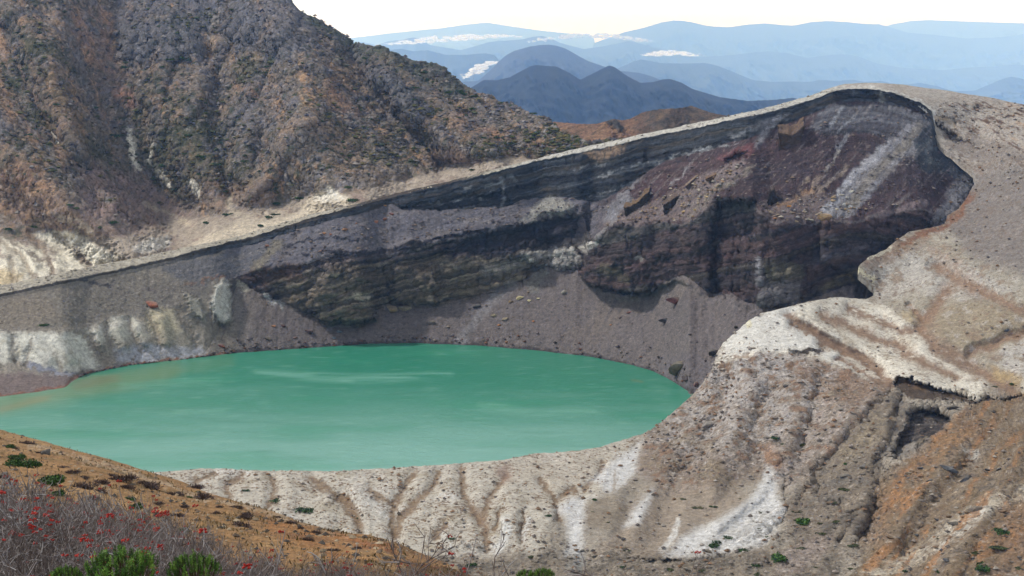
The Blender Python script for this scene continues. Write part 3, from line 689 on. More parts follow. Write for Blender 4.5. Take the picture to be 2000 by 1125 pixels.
FR.dpoly([(1741, 757), (1702, 793), (1670, 832), (1634, 871), (1590, 915), (1590, 965), (1640, 1000), (1695, 960), (1712, 905), (1725, 860), (1748, 810), (1790, 792), (1760, 770)], 12, 5)
FR.dline([(1762, 785), (1744, 849), (1722, 903), (1713, 938), (1714, 974), (1702, 1020), (1685, 1058)], 22, 9, 1)
HOL = [(1788, 794), (1833, 800), (1864, 818), (1848, 842), (1826, 867), (1790, 886), (1750, 900), (1740, 880), (1762, 842), (1772, 815)]
FR.dpoly(HOL, 5, 15)
FR.dline([(1560, 985), (1590, 940), (1585, 915)], 10, 3); FR.dline([(1230, 1094), (1300, 1098), (1420, 1096)], 6, 2.5, .9)
FR.dline([(1545, 686), (1575, 690), (1612, 680)], 6, 2.0); FR.dline([(1660, 1010), (1700, 985), (1640, 1060)], 10, 2)
FR.D += 3.0 * m_line(FR.QX, FR.QY, [(1826, 240), (1845, 262), (1880, 275)], 9, .9) + 2 * m_line(FR.QX, FR.QY, [(1835, 232), (1870, 240)], 6)
FR.dpoly([(1176, 935), (1254, 858), (1240, 926), (1215, 952), (1190, 962)], 12, 1.5); FR.dpoly([(1085, 1000), (1140, 965), (1140, 1080), (1105, 1086)], 10, 1.2)
FR.dline([(1505, 900), (1480, 960), (1400, 1020)], 30, -2.5); FR.dline([(1530, 940), (1540, 1000), (1500, 1050)], 10, 2.5)
for x, y, w, a in ((700, 1000, 40, -2), (825, 960, 30, -1.5), (880, 985, 35, -2), (640, 1000, 28, -1.6), (560, 975, 30, -1.5), (1000, 980, 30, -1.5), (1060, 1040, 35, -2)):
    FR.dline([(x, y - 30), (x - 5, y + 35)], w, a)
for pts, w, a in (([(1425, 745), (1370, 850), (1310, 960), (1285, 1040)], 42, 3.5), ([(1500, 780), (1475, 860), (1488, 915)], 40, 3.5), ([(1390, 790), (1320, 900)], 34, -3), ([(1465, 760), (1420, 880), (1390, 960)], 36, -3.5), ([(1560, 760), (1540, 840), (1530, 900)], 34, -3), ([(1600, 740), (1590, 820), (1565, 890)], 28, 3),
                  ([(1960, 830), (1850, 960), (1770, 1090)], 40, 4), ([(1900, 850), (1800, 960), (1740, 1060)], 40, -3.5), ([(2010, 880), (1920, 1000), (1860, 1110)], 36, -3.5), ([(1240, 960), (1210, 1040)], 26, 2.5), ([(1440, 1000), (1380, 1060)], 30, -2)):
    FR.dline(pts, w, a, 1, 'smooth')
FR.build3d(); FR.sat = .76
e0 = np.minimum(np.arange(NS) / 12.0, 1)[:, None]
nF30 = fbm(FR.P, 26, 3, 301); nF8 = fbm(FR.P, 8, 3, 302); nF2 = fbm(FR.P, 2.6, 3, 303, .6); nF1 = fbm(FR.P, 1.1, 2, 304)
QX, QY = FR.QX, FR.QY
rocky = np.clip(m_poly(QX, QY, [(1345, 780), (1400, 690), (1560, 690), (1740, 760), (1790, 900), (1700, 1190), (1100, 1190), (1180, 1090), (1400, 1080), (1540, 960), (1480, 930), (1300, 960), (1260, 860)], 25)
                + m_poly(QX, QY, [(1700, 780), (2170, 760), (2170, 1190), (1650, 1190)], 25) + .7 * m_poly(QX, QY, [(1840, 200), (2170, 230), (2170, 350), (1990, 345), (1880, 270)], 25)
                + .6 * m_poly(QX, QY, [(850, 1060), (1250, 1060), (1250, 1190), (850, 1190)], 20), 0, 1)
ridg = fbm(FR.P, 5, 3, 305, .6, True)
top = sstep(160, 175, PY) * 1.0
FR.push((e0 * (1.3 * nF30 * (.6 + .9 * rocky) + nF8 * (.45 + .8 * rocky) + rocky * 1.3 * np.clip(fbm(FR.P, 13, 3, 306, .5, True), -.4, 1)) + (.3 + .7 * e0) * (nF2 * (.10 + .42 * rocky) + nF1 * (.03 + .22 * rocky) + rocky * .5 * np.clip(ridg, 0, 1))) * np.where(PY < 300, .7, 1))
# ---- colours
cA = fbm(FR.P, 28, 4, 310); cB = fbm(FR.P, 6, 4, 311, .6); cC = fbm(FR.P, 2., 3, 312, .6)
one = np.ones_like(PX)
FR.mix(one, '9c9282'); FR.mix(sstep(-.1, .5, cA + .4 * cB), '8c7f6c')
FR.spk[:] = .55
ap = m_poly(QX, QY, [(60, 900), (1180, 850), (1260, 860), (1180, 960), (1080, 1010), (1060, 1080), (840, 1090), (60, 1185)], 15)
FR.mix(ap, 'b6ae9e'); FR.mix(ap * sstep(0, .45, cB), 'a59a84'); FR.mix(ap * sstep(.1, .4, cA), 'c2bdb2')
FR.poly([(1000, 885), (1180, 868), (1180, 930), (1080, 960), (1000, 930)], 'b2a795', .6, 20)
FR.spk += ap * .4
rk = m_poly(QX, QY, [(1345, 775), (1410, 690), (1560, 690), (1740, 757), (1600, 910), (1540, 960), (1480, 930), (1300, 970), (1240, 920), (1262, 850)], 14)
FR.mix(rk, '8d8072'); FR.mix(rk * sstep(-.1, .3, cB), 'a79a90'); FR.mix(rk * sstep(.1, .4, cA + .3 * cC), '7d6a55'); FR.spk -= rk * .25
FR.poly([(1350, 775), (1392, 716), (1412, 690), (1540, 690), (1560, 720), (1470, 790), (1400, 800)], 'b3aba6', .9, 10, sstep(-.25, .15, cB))
br = m_poly(QX, QY, [(1560, 720), (1600, 690), (1680, 730), (1740, 757), (1660, 800), (1560, 770)], 16); FR.mix(br * .7, '8b6f57')
FR.poly([(1230, 980), (1300, 950), (1420, 950), (1460, 975), (1330, 1050), (1290, 1090), (1150, 1090), (1200, 1040)], '94836f', .7, 16)
FR.poly([(1590, 925), (1640, 872), (1702, 795), (1741, 760), (1790, 800), (1730, 870), (1712, 1000), (1640, 1080), (1540, 1080), (1530, 1000)], '7e7160', .9, 12)
FR.poly([(1590, 925), (1640, 872), (1702, 795), (1741, 760), (1790, 800), (1730, 870), (1712, 1000), (1640, 1080), (1540, 1080), (1530, 1000)], '6c6862', .7, 12, sstep(0, .35, cB))
FR.poly([(1640, 890), (1690, 830), (1720, 810), (1730, 850), (1690, 890), (1640, 920)], '948468', .6, 10)
FR.poly([(840, 1090), (1100, 1088), (1300, 1085), (1420, 1080), (1520, 1080), (1640, 1075), (1640, 1190), (840, 1190)], '847867', .9, 14)
FR.poly([(840, 1090), (1100, 1088), (1420, 1080), (1640, 1075), (1640, 1190), (840, 1190)], '5f5a50', .7, 14, sstep(0, .3, cB))
FR.poly([(1530, 1085), (1600, 1050), (1630, 1050), (1600, 1100), (1560, 1130), (1510, 1130)], '94857a', .8, 8)
ors = m_poly(QX, QY, [(1866, 822), (1900, 795), (2000, 777), (2170, 770), (2170, 1190), (1640, 1190), (1690, 1080), (1712, 1010), (1724, 930), (1775, 900), (1826, 870)], 6)
sl = fbm(np.stack([(PX + PY * .75) / 30., (PY - PX * .75) / 150., 0 * PX], -1), 1, 4, 320)
FR.mix(ors, '7d6a50'); FR.mix(ors * sstep(0, .35, sl), '8f6a42'); FR.mix(ors * sstep(0, .35, -sl + .3 * cB), '8d7d68'); FR.mix(ors * sstep(.15, .45, cB) * .7, '6b5c4e')
FR.spk = np.where(ors > .5, .7, FR.spk)
FR.line([(1900, 830), (1800, 905), (1730, 990), (1715, 1040)], 40, '93683c', .65, .9, sstep(-.4, .1, cB)); FR.line([(1890, 850), (1840, 890)], 22, '99713f', .7, .8, sstep(-.4, .1, cB))
FR.line([(2020, 960), (1940, 985), (1870, 1035), (1790, 1090), (1700, 1130)], 26, 'b3a893', .85, .9, sstep(-.4, .1, cB)); FR.line([(1925, 1000), (1850, 1060), (1830, 1110)], 18, 'c0b9ac', .8, .9, sstep(-.3, .1, cB))
FR.line([(1890, 885), (1905, 895)], 14, 'aaa69c', .8); FR.poly([(1870, 920), (1930, 920), (1960, 960), (1890, 945)], '5c5752', .7, 10, sstep(-.1, .2, cB)); FR.poly([(1960, 980), (2170, 960), (2170, 1190), (1960, 1100)], '8c6a47', .7, 20)
FR.poly([(1900, 1060), (1990, 1000), (2100, 1000), (2100, 1180), (1930, 1180)], '80644a', .6, 20, sstep(-.1, .3, cA)); FR.line([(2000, 900), (1930, 960)], 6, '5d5347', .7, .8, sstep(-.3, .2, cB))
# ridge top and right plain
wr = m_poly(QX, QY, [(1398, 720), (1405, 668), (1463, 620), (1531, 598), (1600, 584), (1660, 578), (1720, 590), (1790, 640), (1840, 700), (1930, 745), (1910, 782), (1830, 765), (1745, 740), (1690, 745), (1600, 700), (1560, 688), (1500, 692)], 7)
FR.mix(wr, 'd0c9b8'); FR.mix(wr * sstep(0, .4, cB + .3 * cA), 'b3a792'); FR.spk = np.where(wr > .5, .75, FR.spk)
FR.poly([(1410, 700), (1412, 668), (1463, 622), (1531, 600), (1575, 592), (1545, 620), (1580, 655), (1640, 690), (1690, 735), (1660, 725), (1610, 690), (1560, 680), (1490, 690)], 'd0cdc4', .9, 8)
FR.spk = np.where(m_poly(QX, QY, [(1410, 700), (1412, 668), (1463, 622), (1531, 600), (1575, 592), (1545, 620), (1580, 655), (1640, 690), (1690, 735), (1660, 725), (1610, 690), (1560, 680), (1490, 690)], 6) > .5, .3, FR.spk)
FR.line([(1458, 625), (1464, 636)], 6, 'd5cca6', .9)
rp = m_poly(QX, QY, [(1700, 505), (1780, 455), (1850, 425), (1905, 350), (1890, 320), (2170, 300), (2170, 770), (2000, 765), (1930, 740), (1850, 700), (1800, 640), (1715, 580), (1690, 545)], 6)
FR.mix(rp, '9a9280'); FR.mix(rp * sstep(0, .4, cA + .4 * cB), 'aea592')
FR.poly([(1905, 340), (2000, 320), (2170, 350), (2170, 540), (2000, 530), (1900, 500), (1850, 440), (1880, 400)], '827a74', .95, 20)
FR.poly([(1690, 550), (1700, 510), (1800, 490), (1900, 520), (1990, 570), (1900, 580), (1800, 570), (1720, 582)], 'aca69c', .9, 14, sstep(-.5, 0, cB))
FR.line([(1895, 385), (1868, 415), (1800, 462), (1745, 490), (1700, 512)], 22, '94683f', .65, .9, sstep(-.4, .1, cB)); FR.line([(1800, 470), (1860, 510), (1900, 560)], 26, '98755a', .6, .9, sstep(-.2, .2, cB))
FR.line([(1880, 430), (1950, 450), (2000, 470)], 18, '8d6f58', .5, .9, sstep(-.1, .2, cB))
FR.line([(1679, 522), (1690, 538), (1706, 546)], 7, 'd6cca6', .95); FR.line([(1698, 505), (1722, 492), (1740, 482)], 6, 'c9bfa4', .9, .7, sstep(-.4, 0, cC)); FR.line([(1757, 466), (1770, 468)], 4, 'b5a99a', .8)
FR.poly([(1830, 600), (1900, 588), (2000, 600), (2120, 640), (2000, 682), (1900, 692), (1845, 672), (1815, 640)], '948467', .8, 16)
FR.poly([(1930, 700), (1990, 660), (2120, 670), (2120, 745), (1975, 735)], 'b5afa6', .85, 14, sstep(-.4, .1, cB)); FR.poly([(1930, 712), (1990, 735), (1985, 752), (1940, 745)], 'a08457', .8, 8); FR.poly([(1760, 610), (1800, 612), (1808, 632), (1775, 630)], 'b59f72', .7, 8)
FR.line([(1970, 775), (2020, 770), (2100, 768)], 10, 'a07f50', .8)
# summit cap
cap = m_poly(QX, QY, [(1590, 190), (1640, 155), (1800, 160), (2170, 225), (2170, 320), (1990, 330), (1905, 345), (1880, 318), (1850, 295), (1822, 250), (1820, 215), (1780, 185), (1700, 168)], 4)
FR.mix(cap, 'a39a8e'); stk = fbm(np.stack([PX / 40. + PY / 90., (PY - PX * .42) / 9., 0 * PX], -1), 1, 3, 330, .6)
FR.mix(cap * sstep(1815, 1880, PX + .6 * (PY - 240)) * sstep(.02, .3, stk + .3 * cB), '6d5443'); FR.mix(cap * sstep(1860, 1960, PX) * sstep(.2, .5, stk), '4e3d33'); FR.mix(cap * sstep(1840, 1900, PX) * sstep(.1, .4, -stk), 'a8917a')
FR.poly([(1835, 280), (1880, 300), (1910, 340), (2000, 320), (2170, 340), (2000, 300), (1900, 262)], '857b72', .85, 8)
FR.line([(1826, 238), (1850, 258), (1868, 262)], 6, '33281f', .95); FR.line([(1850, 268), (1882, 272), (1900, 285)], 4, '3f3125', .85); FR.line([(1823, 232), (1845, 234), (1870, 250)], 7, 'ab9370', .8, .8, sstep(-.4, .1, cC))
FR.line([(1600, 184), (1631, 175.5), (1656, 173.5), (1709, 173), (1744, 181), (1798, 200), (1823, 221)], 7, 'c3c1ba', .9)
FR.line([(1890, 384), (1905, 352), (1900, 337)], 5, 'a5a19b', .7)
# gullies, fans, hollows
for p, w in GUL:
    FR.line(p, w * 1.15, '83694a', .85, .8, sstep(-.7, -.1, cB))
FR.line([(980, 922), (985, 930)], 22, '8f7260', .7); FR.line([(930, 1000), (945, 1030)], 16, '8b7054', .6, .8)
for p, w in RIL:
    FR.line(p, w * 1.7, '8d6f55', .95, .95, sstep(-.8, -.2, cB + .5 * cC))
FR.line([(1815, 640), (1850, 690), (1900, 735)], 24, '8c735c', .6, 1, sstep(-.4, .1, cB))
fls = fbm(np.stack([(PX * .8 + PY * .6) / 7., (PY * .8 - PX * .6) / 50., 0 * PX], -1), 1, 3, 340)
for poly in ([(1254, 860), (1240, 924), (1215, 952), (1187, 963), (1172, 945), (1148, 938), (1176, 917), (1219, 888)],
             [(1119, 970), (1082, 996), (1105, 1009), (1109, 1063), (1100, 1088), (1137, 1082), (1140, 1045), (1141, 1002), (1141, 972)],
             [(1274, 956), (1268, 988), (1251, 1020), (1217, 1028), (1233, 999), (1254, 974)],
             [(1499, 917), (1517, 938), (1520, 981), (1537, 1002), (1512, 1047), (1499, 1066), (1442, 1082), (1371, 1086), (1300, 1086), (1335, 1045), (1407, 1013), (1460, 977), (1485, 942)]):
    m = m_poly(FR.PX * .6 + QX * .4, FR.PY * .6 + QY * .4, poly, 12)
    m = m * sstep(-.75, -.1, cC + .8 * fls + .9 * (m - .5)); FR.mix(m, 'c6c5c2'); FR.spk = np.where(m > .5, .3, FR.spk)
FR.poly([(1440, 1020), (1520, 1000), (1510, 1050), (1440, 1080), (1340, 1086), (1350, 1060)], 'a9a59c', .55, 8, sstep(-.1, .2, cC))
FR.line([(1205, 924), (1195, 960)], 4, '9d8f7c', .8); FR.line([(1188, 965), (1200, 985)], 10, 'a39783', .5)
FR.line([(1325, 1020), (1315, 1045), (1298, 1075)], 11, 'c6c4be', .9, .8, sstep(-.5, -.1, cC)); FR.line([(988, 1020), (985, 1060), (972, 1075)], 14, 'c9c8c2', .85); FR.line([(1030, 1015), (1026, 1050)], 9, 'c6c5c0', .8); FR.line([(880, 1080), (870, 1050)], 16, 'bfbcb2', .7); FR.line([(1130, 1095), (1120, 1110)], 20, '9ba09f', .5)
FR.line([(1505, 890), (1520, 915)], 20, '9a6b41', .75, .9, sstep(-.5, 0, cB)); FR.line([(1545, 690), (1612, 682)], 7, '5a4a40', .9, .7, sstep(-.4, 0, cC))
FR.mix(m_poly(QX, QY, LIPB, 2) * .95, '4a3b2e'); FR.line([(1752, 738), (1800, 758)], 8, '7d5c39', .7, .8, sstep(-.3, .1, cC))  # shade under the overhanging lip painted in as a dark band
FR.line([(1741, 757), (1702, 793), (1670, 832), (1634, 871), (1595, 906), (1582, 935)], 5, '6f5d48', .5)  # shadow side of the ravine edge painted darker
hl = m_poly(QX, QY, HOL, 3); FR.mix(hl, '3c393a'); FR.mix(hl * sstep(0, .3, noise3(np.stack([PX / 60, PY / 4.5, 0 * PX], -1), 7)) * .7, '6c6460')  # hollow darkened in colour so its shade reads deeper
FR.line([(1745, 885), (1780, 880)], 16, '8c857a', .9); FR.line([(1790, 873), (1815, 868)], 8, '8b7f62', .8, .7, sstep(-.2, .1, cC))
FR.line([(1762, 788), (1744, 849), (1722, 903), (1713, 938), (1714, 974), (1702, 1020), (1688, 1056)], 8, '55504a', .6); FR.line([(1770, 790), (1752, 845)], 10, '6d6a66', .7, .8, sstep(-.3, .1, cB))  # shade in the deep ravine painted along its floor
FR.line([(1230, 1094), (1300, 1098), (1420, 1096)], 5, '4a4238', .85, .7, sstep(-.4, 0, cC)); FR.line([(1620, 1040), (1680, 1010)], 18, '5f584f', .6, .8, sstep(-.2, .2, cB))
crust = sstep(-.05, .12, cB + .5 * cC) * m_poly(QX, QY, [(1345, 780), (1400, 690), (1560, 690), (1640, 720), (1590, 830), (1480, 880), (1330, 890), (1262, 860)], 20)
FR.mix(crust * .8, 'aaa39d'); FR.mix(rk * sstep(.12, .25, -cB + .4 * cC) * .7, '8a6547'); FR.mix(rk * sstep(.28, .4, cA + .4 * cC) * .7, '94866f')
FR.mix(rp * sstep(.1, .3, cB + .4 * cC) * .6, 'b2aaa0'); FR.mix(rp * sstep(.12, .3, -cB + .5 * cC) * .55, '8b6f58'); FR.mix(ors * sstep(.15, .3, sl + .5 * cC) * .8, 'a0703c'); FR.mix(ors * sstep(.2, .35, cC - .5 * sl) * .7, '4f453c')
for sc_, a_, hx in ((.3, .35, '6a6058'), (.3, .3, 'b0a69a')):
    FR.mix(rocky * sstep(.22, .42, cC if hx[0] == '6' else -cC) * .55, hx)
FR.mix(rocky * sstep(.1, .3, nF1) * .35, '5f554c'); FR.mix(rp * sstep(.2, .4, cC) * .35, '6f655c'); FR.mix(rk * sstep(.3, .45, -cC + .3 * cB) * .6, 'b4aca4'); FR.mix(rk * sstep(.2, .4, cB - .4 * cC) * .5, '77583f')
gp_ = m_poly(QX, QY, [(1905, 345), (2000, 320), (2170, 350), (2170, 545), (2000, 535), (1900, 500), (1850, 450), (1880, 400)], 26)
FR.mix(gp_ * .8, '7c746e'); FR.mix(gp_ * sstep(.15, .3, cB + .4 * cC) * .5, '8a8078'); FR.mix(gp_ * sstep(.25, .35, cC + .3 * cB) * .6, '6a5848')
FR.line([(1677, 522), (1688, 537), (1704, 546)], 6, 'd6cca6', .95); FR.line([(1697, 506), (1722, 493), (1742, 482)], 6, 'c9bfa4', .9, .7, sstep(-.4, 0, cC)); FR.line([(1895, 385), (1868, 414), (1845, 440), (1795, 458), (1760, 475)], 9, '86532f', .8, .8, sstep(-.5, 0, cC)); FR.line([(1950, 735), (1985, 742)], 16, 'a68d5c', .7)
FR.spk = np.clip(FR.spk, 0, 1) * .8
FR.stn[:] = np.clip(.25 + .8 * rocky + .3 * rp, 0, 1)
# ---- inner face of the rim (drops to the lake / forms the lip at the summit)
P0 = FR.P[0]; inn = P0 - FR.P[10]; inn[:, 2] = 0
k = np.ones(41) / 41
inn = np.stack([np.convolve(np.pad(inn[:, i], 20, 'edge'), k, 'valid') for i in range(3)], -1)
inn /= np.linalg.norm(inn, axis=1, keepdims=True) + 1e-9
i_n = int(np.argmin(np.hypot(tbl[:, 0] - 1690, tbl[:, 1] - 584)))
t_notch = cum[i_n]
big = 1 - sstep(cum[i_n - 2], t_notch, tt)
front = []
for off, dr in ((.5, .5), (1.5, 3), (5, 9), (14, 20), (30, 36)):
    o_ = .15 + (off * big); d_ = dr * big + np.minimum(dr, 2.0) * (1 - big) + .3
    e = P0 + inn * o_[:, None]; e[:, 2] -= d_; front.append(e)
# ---- far side of the summit, hidden behind the skyline
bk = []
PL = FR.P[-1]; wb = sstep(cum[54], cum[57], tt)
outd = FR.P[-1] - FR.P[-8]; outd[:, 2] = 0
outd = np.stack([np.convolve(np.pad(outd[:, i], 20, 'edge'), k, 'valid') for i in range(3)], -1)
outd /= np.linalg.norm(outd, axis=1, keepdims=True) + 1e-9
for dd, dz in ((6, 1.4), (25, 9), (70, 32), (150, 90)):
    e = PL + outd * dd; e[:, 2] -= dz * wb + .05 * dd * (1 - wb); bk.append(e)
M_FRONT = terrain_mat('front_ground', 1.6, .45, .36, .7, .45, 1.0, (.17, .115, .075), stretch=(.8, 1.1, 1.1), thr=(.54, .62), stone=1.1)
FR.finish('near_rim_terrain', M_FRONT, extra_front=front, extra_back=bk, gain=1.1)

M_TUFT = plain_mat('dry_tufts')
scatter_stuff('gravel', FR, 7000, (rocky * sstep(-.3, .3, cB + .3 * cC) + .15) * (PY > 200), .14, .95, ['6a625c', '8a8078', '7a6450', '5a5450', '9c948a', '866a52'], M_SCREE, 3, .6, 3.5)
scatter_stuff('dry_tufts', FR, 4200, (ap + .5 * wr + .35 * rp) * sstep(-.35, .25, cB + .4 * cA) * (FR.col.mean(-1) > .2), .1, .4, ['9a8068', '8a7260', 'a48a70', '7e6a58'], M_TUFT, 4, .55, 1.8)

# ================================================================== lake
gx = np.arange(-620, 150, 1.5); gy = np.arange(533, 860, 1.5)
GX, GY = np.meshgrid(gx, gy)
WP = np.stack([GX, GY, 0 * GX], -1)
wx, wy = proj(WP)
wq = fbm(np.stack([GX / 60, GY / 25, 0 * GX], -1), 1, 4, 401)
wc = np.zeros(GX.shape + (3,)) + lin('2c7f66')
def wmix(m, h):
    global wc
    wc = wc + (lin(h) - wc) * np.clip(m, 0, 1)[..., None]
wmix(sstep(745, 550, GY + 50 * wq) * .66, '8ab8ad'); wmix(sstep(.0, .5, wq) * .3, '3b9472'); wmix(sstep(.1, .5, fbm(np.stack([GX / 9, GY / 3.5, 0 * GX], -1), 1, 3, 405)) * .16, '9ccab8'); wmix(sstep(.1, .5, fbm(np.stack([GX / 30, GY / 8, 0 * GX], -1), 1, 3, 406)) * .2, '1f6b50')  # near water paled to paint in reflected sky; mottles paint in ripples
ox = wx + 30 * wq; oy = wy + 8 * wq
wmix(m_line(ox, oy, [(0, 790), (120, 768), (240, 742), (330, 725)], 34, 1) * .5, '747f52'); wmix(m_line(ox, oy, [(140, 752), (230, 738)], 14, 1) * .4, '7c6a4c'); wmix(m_line(ox, oy, [(0, 800), (90, 776)], 12, 1) * .4, '8a7a50')
wmix(m_line(ox, oy, [(240, 735), (440, 705)], 26, 1) * .4, '5a8460')
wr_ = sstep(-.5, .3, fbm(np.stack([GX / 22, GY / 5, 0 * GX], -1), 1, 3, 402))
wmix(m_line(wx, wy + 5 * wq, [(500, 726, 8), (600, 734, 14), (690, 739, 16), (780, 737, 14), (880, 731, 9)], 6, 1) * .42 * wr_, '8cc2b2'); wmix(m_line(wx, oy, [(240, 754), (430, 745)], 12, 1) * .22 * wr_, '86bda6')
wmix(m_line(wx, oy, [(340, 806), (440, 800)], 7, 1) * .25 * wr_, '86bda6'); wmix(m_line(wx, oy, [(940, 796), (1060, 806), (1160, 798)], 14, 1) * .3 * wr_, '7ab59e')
wmix(m_line(wx, wy, [(1235, 742), (1255, 746)], 4, 1) * .5, '6f7f55')
wm = bpy.data.materials.new('lake_water'); wm.use_nodes = True
t_ = wm.node_tree; bs = t_.nodes['Principled BSDF']
at = t_.nodes.new('ShaderNodeAttribute'); at.attribute_name = 'Col'
t_.links.new(at.outputs['Color'], bs.inputs['Base Color'])
bs.inputs['Roughness'].default_value = .28; bs.inputs['IOR'].default_value = 1.33
tc = t_.nodes.new('ShaderNodeTexCoord'); mp = t_.nodes.new('ShaderNodeMapping'); mp.inputs['Scale'].default_value = (.45, 1.0, 1)
nn = t_.nodes.new('ShaderNodeTexNoise'); nn.inputs['Scale'].default_value = .55; nn.inputs['Detail'].default_value = 5
bp = t_.nodes.new('ShaderNodeBump'); bp.inputs['Strength'].default_value = .7; bp.inputs['Distance'].default_value = .3
t_.links.new(tc.outputs['Object'], mp.inputs[0]); t_.links.new(mp.outputs[0], nn.inputs['Vector']); t_.links.new(nn.outputs[0], bp.inputs['Height']); t_.links.new(bp.outputs[0], bs.inputs['Normal'])
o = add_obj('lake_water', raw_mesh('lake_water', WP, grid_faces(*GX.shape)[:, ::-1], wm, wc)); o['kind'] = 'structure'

# ================================================================== the big mountain behind the crater, left
def profile_layer(px, ys, ns, D0, slopes):
    """rows from the bottom boundary up; slopes[k] between ys[k] and ys[k+1]"""
    Dk = [D0]; z = CAMZ + kx(px, ys[0])[1] * D0
    for k in range(len(ys) - 1):
        D = up(z, Dk[-1], slopes[k], ys[k + 1]); D = sm(D, 12); Dk.append(D); z = CAMZ + kx(px, ys[k + 1])[1] * D
    PY, DD, SG = [], [], []
    for k in range(len(ys) - 2, -1, -1):
        for i in range(ns[k] + (k == 0)):
            f = i / ns[k]
            PY.append(ys[k + 1] + (ys[k] - ys[k + 1]) * f); DD.append(1 / ((1 - f) / Dk[k + 1] + f / Dk[k])); SG.append(np.full(len(px), k + 1 - f))
    return np.tile(px, (len(PY), 1)), np.array(PY), np.array(DD), np.array(SG)
px = np.concatenate([np.arange(-440, -160, 6.0), np.arange(-160, 1215, 2.0)])
T_TOP = [(-160, -330), (0, -330), (200, -250), (350, -170), (450, -110), (520, -45), (565, 0), (583, 21), (626, 43), (650, 58), (672, 69), (686, 82), (739, 94), (760, 105), (792, 116), (830, 126), (856, 133), (885, 151), (913, 171), (934, 183),
         (963, 189), (972, 199), (1005, 207), (1052, 228), (1073, 237), (1094, 260), (1137, 281), (1215, 315)]
ytop = stab(T_TOP, px, 2) + 3.5 * fbm(np.stack([px / 13, 0 * px, 0 * px + 3], -1), 1, 4, 501, .65)
ybt = tab(T_YR, px) + 14
ytoe = np.minimum(tab([(-160, 440), (0, 455), (130, 478), (250, 455), (330, 425), (450, 415), (600, 385), (700, 372), (850, 335), (1000, 305), (1215, 330)], px), ybt - 4)
ytop = np.minimum(ytop, ytoe - 4)
Drim = tab([(-160, 790), (0, 800), (300, 852), (600, 880), (900, 895), (1100, 892), (1215, 880)], px)
PX, PY, DD, SG = profile_layer(px, [ybt, ytoe, ytop], [50, 320], Drim + 22, [tab([(-160, .30), (300, .22), (700, .25), (1215, .3)], px), tab([(-160, .60), (300, .60), (700, .56), (1215, .5)], px)])
MT = Layer(PX, PY, DD)
up_ = SG > 1
MT.dline([(548, 20), (590, 150), (600, 235), (640, 345), (700, 385)], 110, -38, 1); MT.dline([(600, 235), (560, 300), (510, 370)], 60, -16, 1)
MT.dline([(230, -120), (210, 60), (205, 200), (265, 330), (330, 420)], 120, 42, 1); MT.dline([(-120, 150), (20, 300), (130, 400), (260, 475)], 90, -36, 1)
MT.dline([(-60, -100), (70, 100), (150, 280)], 70, -22, 1); MT.dline([(20, 60), (110, 260), (190, 400)], 34, 14, 1)
MT.dline([(740, 120), (830, 230), (960, 300)], 60, -16, 1); MT.dline([(690, 110), (760, 230), (860, 320)], 45, 16, 1); MT.dline([(420, 120), (430, 260), (450, 380)], 40, 12, 1)
MT.dline([(480, 60), (500, 200), (470, 330)], 40, -12, 1)
for p in ([(245, 62), (380, 58), (385, 108), (300, 118), (240, 110)], [(380, 20), (500, 40), (560, 90), (500, 80), (420, 60)], [(160, 30), (205, 40), (200, 70), (165, 65)], [(715, 142), (765, 150), (832, 222), (815, 240), (745, 190)]):
    MT.dpoly(p, 16, -6)
for cx, cy, w in ((60, 500, 17), (104, 508, 22), (188, 496, 24), (20, 515, 22), (140, 470, 18), (300, 478, 22), (640, 380, 22), (430, 455, 18)):
    MT.D -= 5 * m_line(.5 * MT.QX + .5 * MT.PX, .5 * MT.QY + .5 * MT.PY, [(cx - 8, cy - 14), (cx + 6, cy + 14)], w * 1.2, 1)
RIB = [([(610, 120), (690, 230), (775, 340)], 15), ([(655, 95), (740, 200), (850, 330)], 12), ([(700, 105), (800, 210), (900, 310)], 16), ([(770, 125), (870, 215), (960, 290)], 12), ([(850, 150), (950, 235), (1050, 300)], 13),
       ([(560, 40), (520, 130), (440, 250)], 14), ([(470, 20), (430, 110), (360, 230)], 13), ([(330, 110), (300, 200), (310, 290)], 12), ([(110, 20), (150, 140), (200, 260)], 15), ([(30, 80), (90, 200), (160, 320)], 14), ([(590, 250), (540, 330), (480, 385)], 12)]
for p, w in RIB:
    MT.dline(p, w * 1.5, -4, .8)
    MT.dline([(x + w * 1.6, y + 4) for x, y in p], w, 2, 1, 'smooth')
CG = [[(0, 470), (40, 500), (72, 545)], [(58, 455), (92, 500), (104, 538)], [(108, 460), (150, 490), (178, 526)], [(160, 455), (206, 482), (242, 512)], [(20, 505), (30, 550)]]
for p in CG:
    MT.dline(p, 11, 3.2, 1, 'smooth')
MT.build3d(); MT.sat = .78
n0 = fbm(MT.P, 70, 4, 510, .5, True); n1 = fbm(MT.P, 22, 4, 511, .55); n2 = fbm(MT.P, 6, 4, 512, .65); n3 = fbm(MT.P, 2.5, 2, 513)
edge = np.minimum(np.arange(MT.ny) / 8., 1)[:, None]
tp = sstep(1., 1.15, SG)
cragm = np.clip(m_poly(MT.QX, MT.QY, [(235, 50), (400, 40), (395, 118), (300, 128), (230, 115)], 10) + m_poly(MT.QX, MT.QY, [(380, 10), (520, 30), (600, 110), (560, 120), (480, 90), (400, 60)], 12) * .8
                + m_poly(MT.QX, MT.QY, [(715, 135), (770, 150), (840, 225), (815, 245), (745, 195)], 8) + .7 * m_poly(MT.QX, MT.QY, [(560, 0), (690, 80), (860, 132), (930, 185), (880, 190), (700, 120), (600, 60)], 12), 0, 1)
col_n = fbm(np.stack([PX / 9., PY / 60., 0 * PX], -1), 1, 3, 515)
nR = fbm(MT.P, 11, 4, 516, .6, True); nQ = fbm(MT.P, 4, 3, 517, .65, True)
